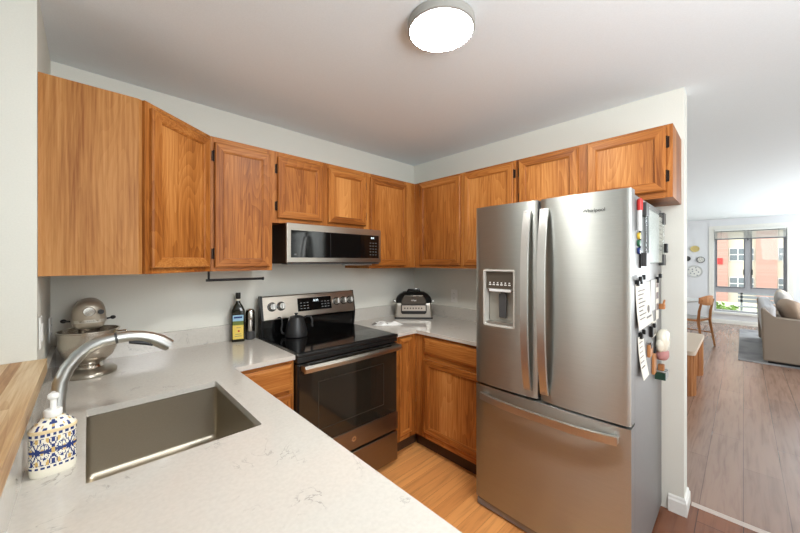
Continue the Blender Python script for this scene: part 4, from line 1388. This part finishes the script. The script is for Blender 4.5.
# bench with fluted legs
be = thing('bench', 'low bench with fluted wooden legs and pale top past the wall end', 'bench', (2.75, -1.82, 0))
m = MB(); m.loops([rrect(2.13, 3.35, -1.995, -1.62, 0.06, z) for z in (0.445, 0.452, 0.482, 0.488)]); m.build('top', plain('pale_bench_top', (206, 186, 166), 0.5), be, smooth=30)
for xa, xb in ((2.16, 2.42), (3.06, 3.32)):
    m = MB()
    base = rrect(xa, xb, -1.985, -1.65, 0.11, 0, 9)
    ring = []
    # fluted outline: resample the rounded rectangle into reeds
    L = [0]
    for i in range(len(base)):
        p, q = base[i], base[(i + 1) % len(base)]
        L.append(L[-1] + math.hypot(q[0] - p[0], q[1] - p[1]))
    N = 160
    for k in range(N):
        s_ = L[-1] * k / N
        i = max(j for j in range(len(base)) if L[j] <= s_)
        p, q = base[i], base[(i + 1) % len(base)]
        f_ = (s_ - L[i]) / max(1e-9, L[i + 1] - L[i])
        x, y = p[0] + (q[0] - p[0]) * f_, p[1] + (q[1] - p[1]) * f_
        cx, cy = (xa + xb) / 2, -1.8175
        a = 1 - 0.05 * abs(math.sin(PI * 32 * k / N)) ** 0.5 + 0.04
        ring.append((cx + (x - cx) * a, cy + (y - cy) * a))
    m.loops([[(x, y, z) for x, y in ring] for z in (0.0, 0.446)])
    m.build('leg', LWOOD, be)

# dining table and chair
TX, TY = 5.35, -1.27
dt = thing('dining_table', 'round white dining table by the far living room wall', 'table', (TX, TY, 0))
m = MB(); m.lathe([(0.52, 0.725), (0.55, 0.735), (0.555, 0.745), (0.55, 0.752), (0.001, 0.753)], (TX, TY, 0), 48); m.build('tabletop', CARD, dt, smooth=40)
m = MB(); m.lathe([(0.28, 0.0), (0.28, 0.015), (0.08, 0.04), (0.045, 0.10), (0.045, 0.68), (0.16, 0.726)], (TX, TY, 0), 32); m.build('pedestal', DGREY, dt, smooth=40)
ch = thing('dining_chair', 'wooden dining chair with curved back at the round table', 'chair', (5.16, -1.70, 0), math.radians(-18))
# chair faces +y (towards the table)
m = MB(); m.loops([rrect(-0.22, 0.22, -0.20, 0.22, 0.06, z) for z in (0.43, 0.435, 0.455, 0.46)]); m.build('seat', LWOOD, ch, world=False, smooth=30)
m = MB(); m.loops([rrect(-0.20, 0.20, -0.17, 0.20, 0.06, z) for z in (0.4602, 0.475, 0.48)]); m.build('seat_pad', CARD, ch, world=False, smooth=30)
for sx in (-1, 1):
    m = MB(); m.tube([(sx * 0.20, 0.20, 0.0), (sx * 0.185, 0.175, 0.44)], [0.013, 0.020], 10); m.build('leg', LWOOD, ch, world=False, smooth=60)
    m = MB(); m.tube([(sx * 0.21, -0.255, 0.0), (sx * 0.195, -0.195, 0.42), (sx * 0.195, -0.205, 0.60), (sx * 0.19, -0.245, 0.80)], [0.014, 0.021, 0.019, 0.013], 10); m.build('leg', LWOOD, ch, world=False, smooth=60)
    m = MB(); m.tube([(sx * 0.200, 0.19, 0.22), (sx * 0.205, -0.22, 0.22)], 0.010, 8); m.build('side_rail', LWOOD, ch, world=False, smooth=60)
m = MB()
rings = []
for i in range(13):
    u = -1 + 2 * i / 12
    y = -0.262 + 0.045 * u * u
    hgt = 0.085 * (1 - 0.45 * u * u)
    rings.append([(u * 0.225, y - 0.010, 0.78 - hgt), (u * 0.225, y + 0.010, 0.78 - hgt), (u * 0.225, y + 0.004, 0.78 + hgt), (u * 0.225, y - 0.012, 0.78 + hgt)])
m.loops(rings)
m.build('backrest', LWOOD, ch, world=False, smooth=60)

# rug
m = MB(); m.box(4.40, 7.55, -4.2, -2.29, 0.0005, 0.012)
o = m.build('rug', RUG); tag(o, 'grey patterned rug under the sofa', 'rug')

# sofa: its back towards +y, near arm facing the kitchen
sf = thing('sofa', 'taupe sofa seen end-on beside the living room window', 'sofa', (5.5, -3.0, 0.012))
m = MB(); m.box(4.50, 6.50, -3.44, -2.56, 0.06, 0.40, bev=0.02); m.build('base_frame', SOFA, sf, smooth=None)
m = MB(); m.box(4.46, 6.54, -3.42, -2.58, 0.0125, 0.06); m.build('plinth', BLACK, sf)
m = MB(); m.box(4.60, 6.40, -2.66, -2.525, 0.39, 0.80, bev=0.045, seg=4)
m.build('backrest', SOFAL, sf)
for xa, xb in ((4.42, 4.61), (6.39, 6.58)):
    m = MB()
    m.prism([(-3.46, 0.045), (-2.535, 0.045), (-2.515, 0.76), (-2.545, 0.775), (-2.645, 0.63), (-3.46, 0.62)], 'x', xa, xb, bev=0.02)
    m.build('armrest', SOFA, sf)
for xa, xb in ((4.62, 5.495), (5.505, 6.38)):
    m = MB(); m.box(xa, xb, -3.45, -2.665, 0.40, 0.52, bev=0.03, seg=3); m.build('seat_cushion', SOFA, sf)


def pillow(label, c, sx, sy, sz, rx, rz, mat, group='cushions on the sofa'):
    m = MB(); m.sphere((0, 0, 0), sx, sy, sz, seg=28, pw=0.55)
    for v in m.b.verts:
        e_ = max(abs(v.co.x) / sx, abs(v.co.z) / sz)
        v.co.y *= 1.0 - 0.65 * e_ ** 3
    m.xf(Matrix.Translation(c) @ Matrix.Rotation(rz, 4, 'Z') @ Matrix.Rotation(rx, 4, 'X'))
    o = m.build('throw_pillow', mat, smooth=80); tag(o, label, 'pillow', group)


pillow('brown taupe pillow nearest the sofa arm', (4.93, -2.825, 0.705), 0.29, 0.12, 0.185, -0.35, 0.12, CUSH)
pillow('pale grey pillow against the sofa back behind the brown one', (5.48, -2.80, 0.74), 0.26, 0.10, 0.215, -0.35, 0.0, plain('grey_pillow_cloth', (172, 166, 162), 0.95))
pillow('beige pillow farthest along the sofa back', (6.02, -2.82, 0.745), 0.25, 0.10, 0.22, -0.30, -0.05, CUSH2)
pillow('small brown pillow lying on the sofa seat', (5.30, -3.20, 0.635), 0.20, 0.085, 0.18, -1.15, 0.3, CUSH)

# ------------------------------------------------------------------ outside the window
m = MB(); m.box(XE + 0.2, 22, -45, 30, -0.75, -0.70); m.box(22, 70, -45, 30, -5.05, -5.0); struct(m, 'ground', LAWN)
bx = 60.0
ap = thing('apartment_building', 'brick and cream apartment building across the street outside the window', 'building', (bx + 4, -6, -5.0))
m = MB(); m.box(bx, bx + 8, -40, 30, -5.0, 24); m.build('cream_wall', STUCCO, ap)
for y0, y1 in ((-0.94, 3.2), (-5.28, -3.50), (-14.0, -9.8), (8.0, 10.0)):
    m = MB(); m.box(bx - 0.6, bx + 0.02, y0, y1, -5.0, 24); m.build('brick_bay', BRICK, ap)
for yc in (-1.87, -2.98, -6.15, -8.6, 4.6, 6.6):
    for zc in (-1.5, 2.35, 6.2):
        w_ = 0.36 if yc == -2.98 else 0.80
        m = MB(); m.box(bx - 0.08, bx + 0.05, yc - w_, yc + w_, zc - 0.86, zc + 0.86); fr_ = m.build('window_frame', TRIM, ap)
        for (a, b) in ((-0.78, -0.06), (0.06, 0.78)):
            for (c0, c1) in (((-w_ + 0.06, -0.05), (0.05, w_ - 0.06)) if w_ > 0.5 else ((-w_ + 0.06, w_ - 0.06),)):
                m = MB(); m.box(bx - 0.11, bx - 0.07, yc + c0, yc + c1, zc + a, zc + b); m.build('pane', EXTGLASS, fr_)
m = MB(); m.box(bx - 0.68, bx - 0.60, -0.46, 0.12, 1.05, 1.90); m.build('wall_sign', RED, ap)


def bush(name, label, c, r, n, mat, seed):
    rnd = random.Random(seed)
    t = thing(name, label, 'shrub', (c[0], c[1], -0.70), 0, 'shrubs outside the window')
    m = MB()
    for k in range(n):
        a, b = rnd.uniform(0, 2 * PI), rnd.uniform(-0.3, 1)
        rr = r * rnd.uniform(0.5, 1.0)
        p = Vector((c[0] + rr * math.cos(a), c[1] + rr * math.sin(a), -0.70 + r * 0.9 + rr * b * 0.8))
        d = Vector((rnd.uniform(-1, 1), rnd.uniform(-1, 1), rnd.uniform(-.6, 1))).normalized()
        e_ = d.cross(Vector((0.3, 0.2, 1))).normalized()
        s_ = rnd.uniform(0.05, 0.10)
        m.poly([p - d * s_, p + e_ * s_ * 0.5, p + d * s_, p - e_ * s_ * 0.5])
    m.build('foliage', mat, t)
    m = MB()
    for k in range(5):
        a = k * 1.3
        m.tube([(c[0], c[1], -0.70), (c[0] + 0.4 * r * math.cos(a), c[1] + 0.4 * r * math.sin(a), -0.70 + r * 0.9)], [0.02, 0.008], 6)
    m.build('stem', LWOOD, t)


bush('shrub', 'leafy green shrub outside the left of the low window pane', (13.0, -1.85, 0), 0.42, 420, LEAF, 1)
bush('shrub', 'lower green shrub just right of the leafy one outside', (12.2, -2.35, 0), 0.30, 260, LEAF, 2)
gb = thing('garden_bench', 'grey slatted bench outside the low window pane', 'bench', (15.2, -3.0, -0.70))
m = MB()
for k in range(4):
    m.box(14.95 + 0.12 * k, 15.04 + 0.12 * k, -3.8, -2.2, -0.26, -0.23)
m.build('seat', GREYRAIL, gb)
m = MB()
for k in range(3):
    m.box(15.42, 15.45, -3.8, -2.2, -0.10 + 0.14 * k, 0.0 + 0.14 * k)
m.build('backrest', GREYRAIL, gb)
for x in (15.0, 15.42):
    for y in (-3.7, -2.3):
        m = MB(); m.box(x, x + 0.05, y - 0.03, y + 0.03, -0.70, 0.30 if x > 15.2 else -0.26); m.build('leg', GREYRAIL, gb)
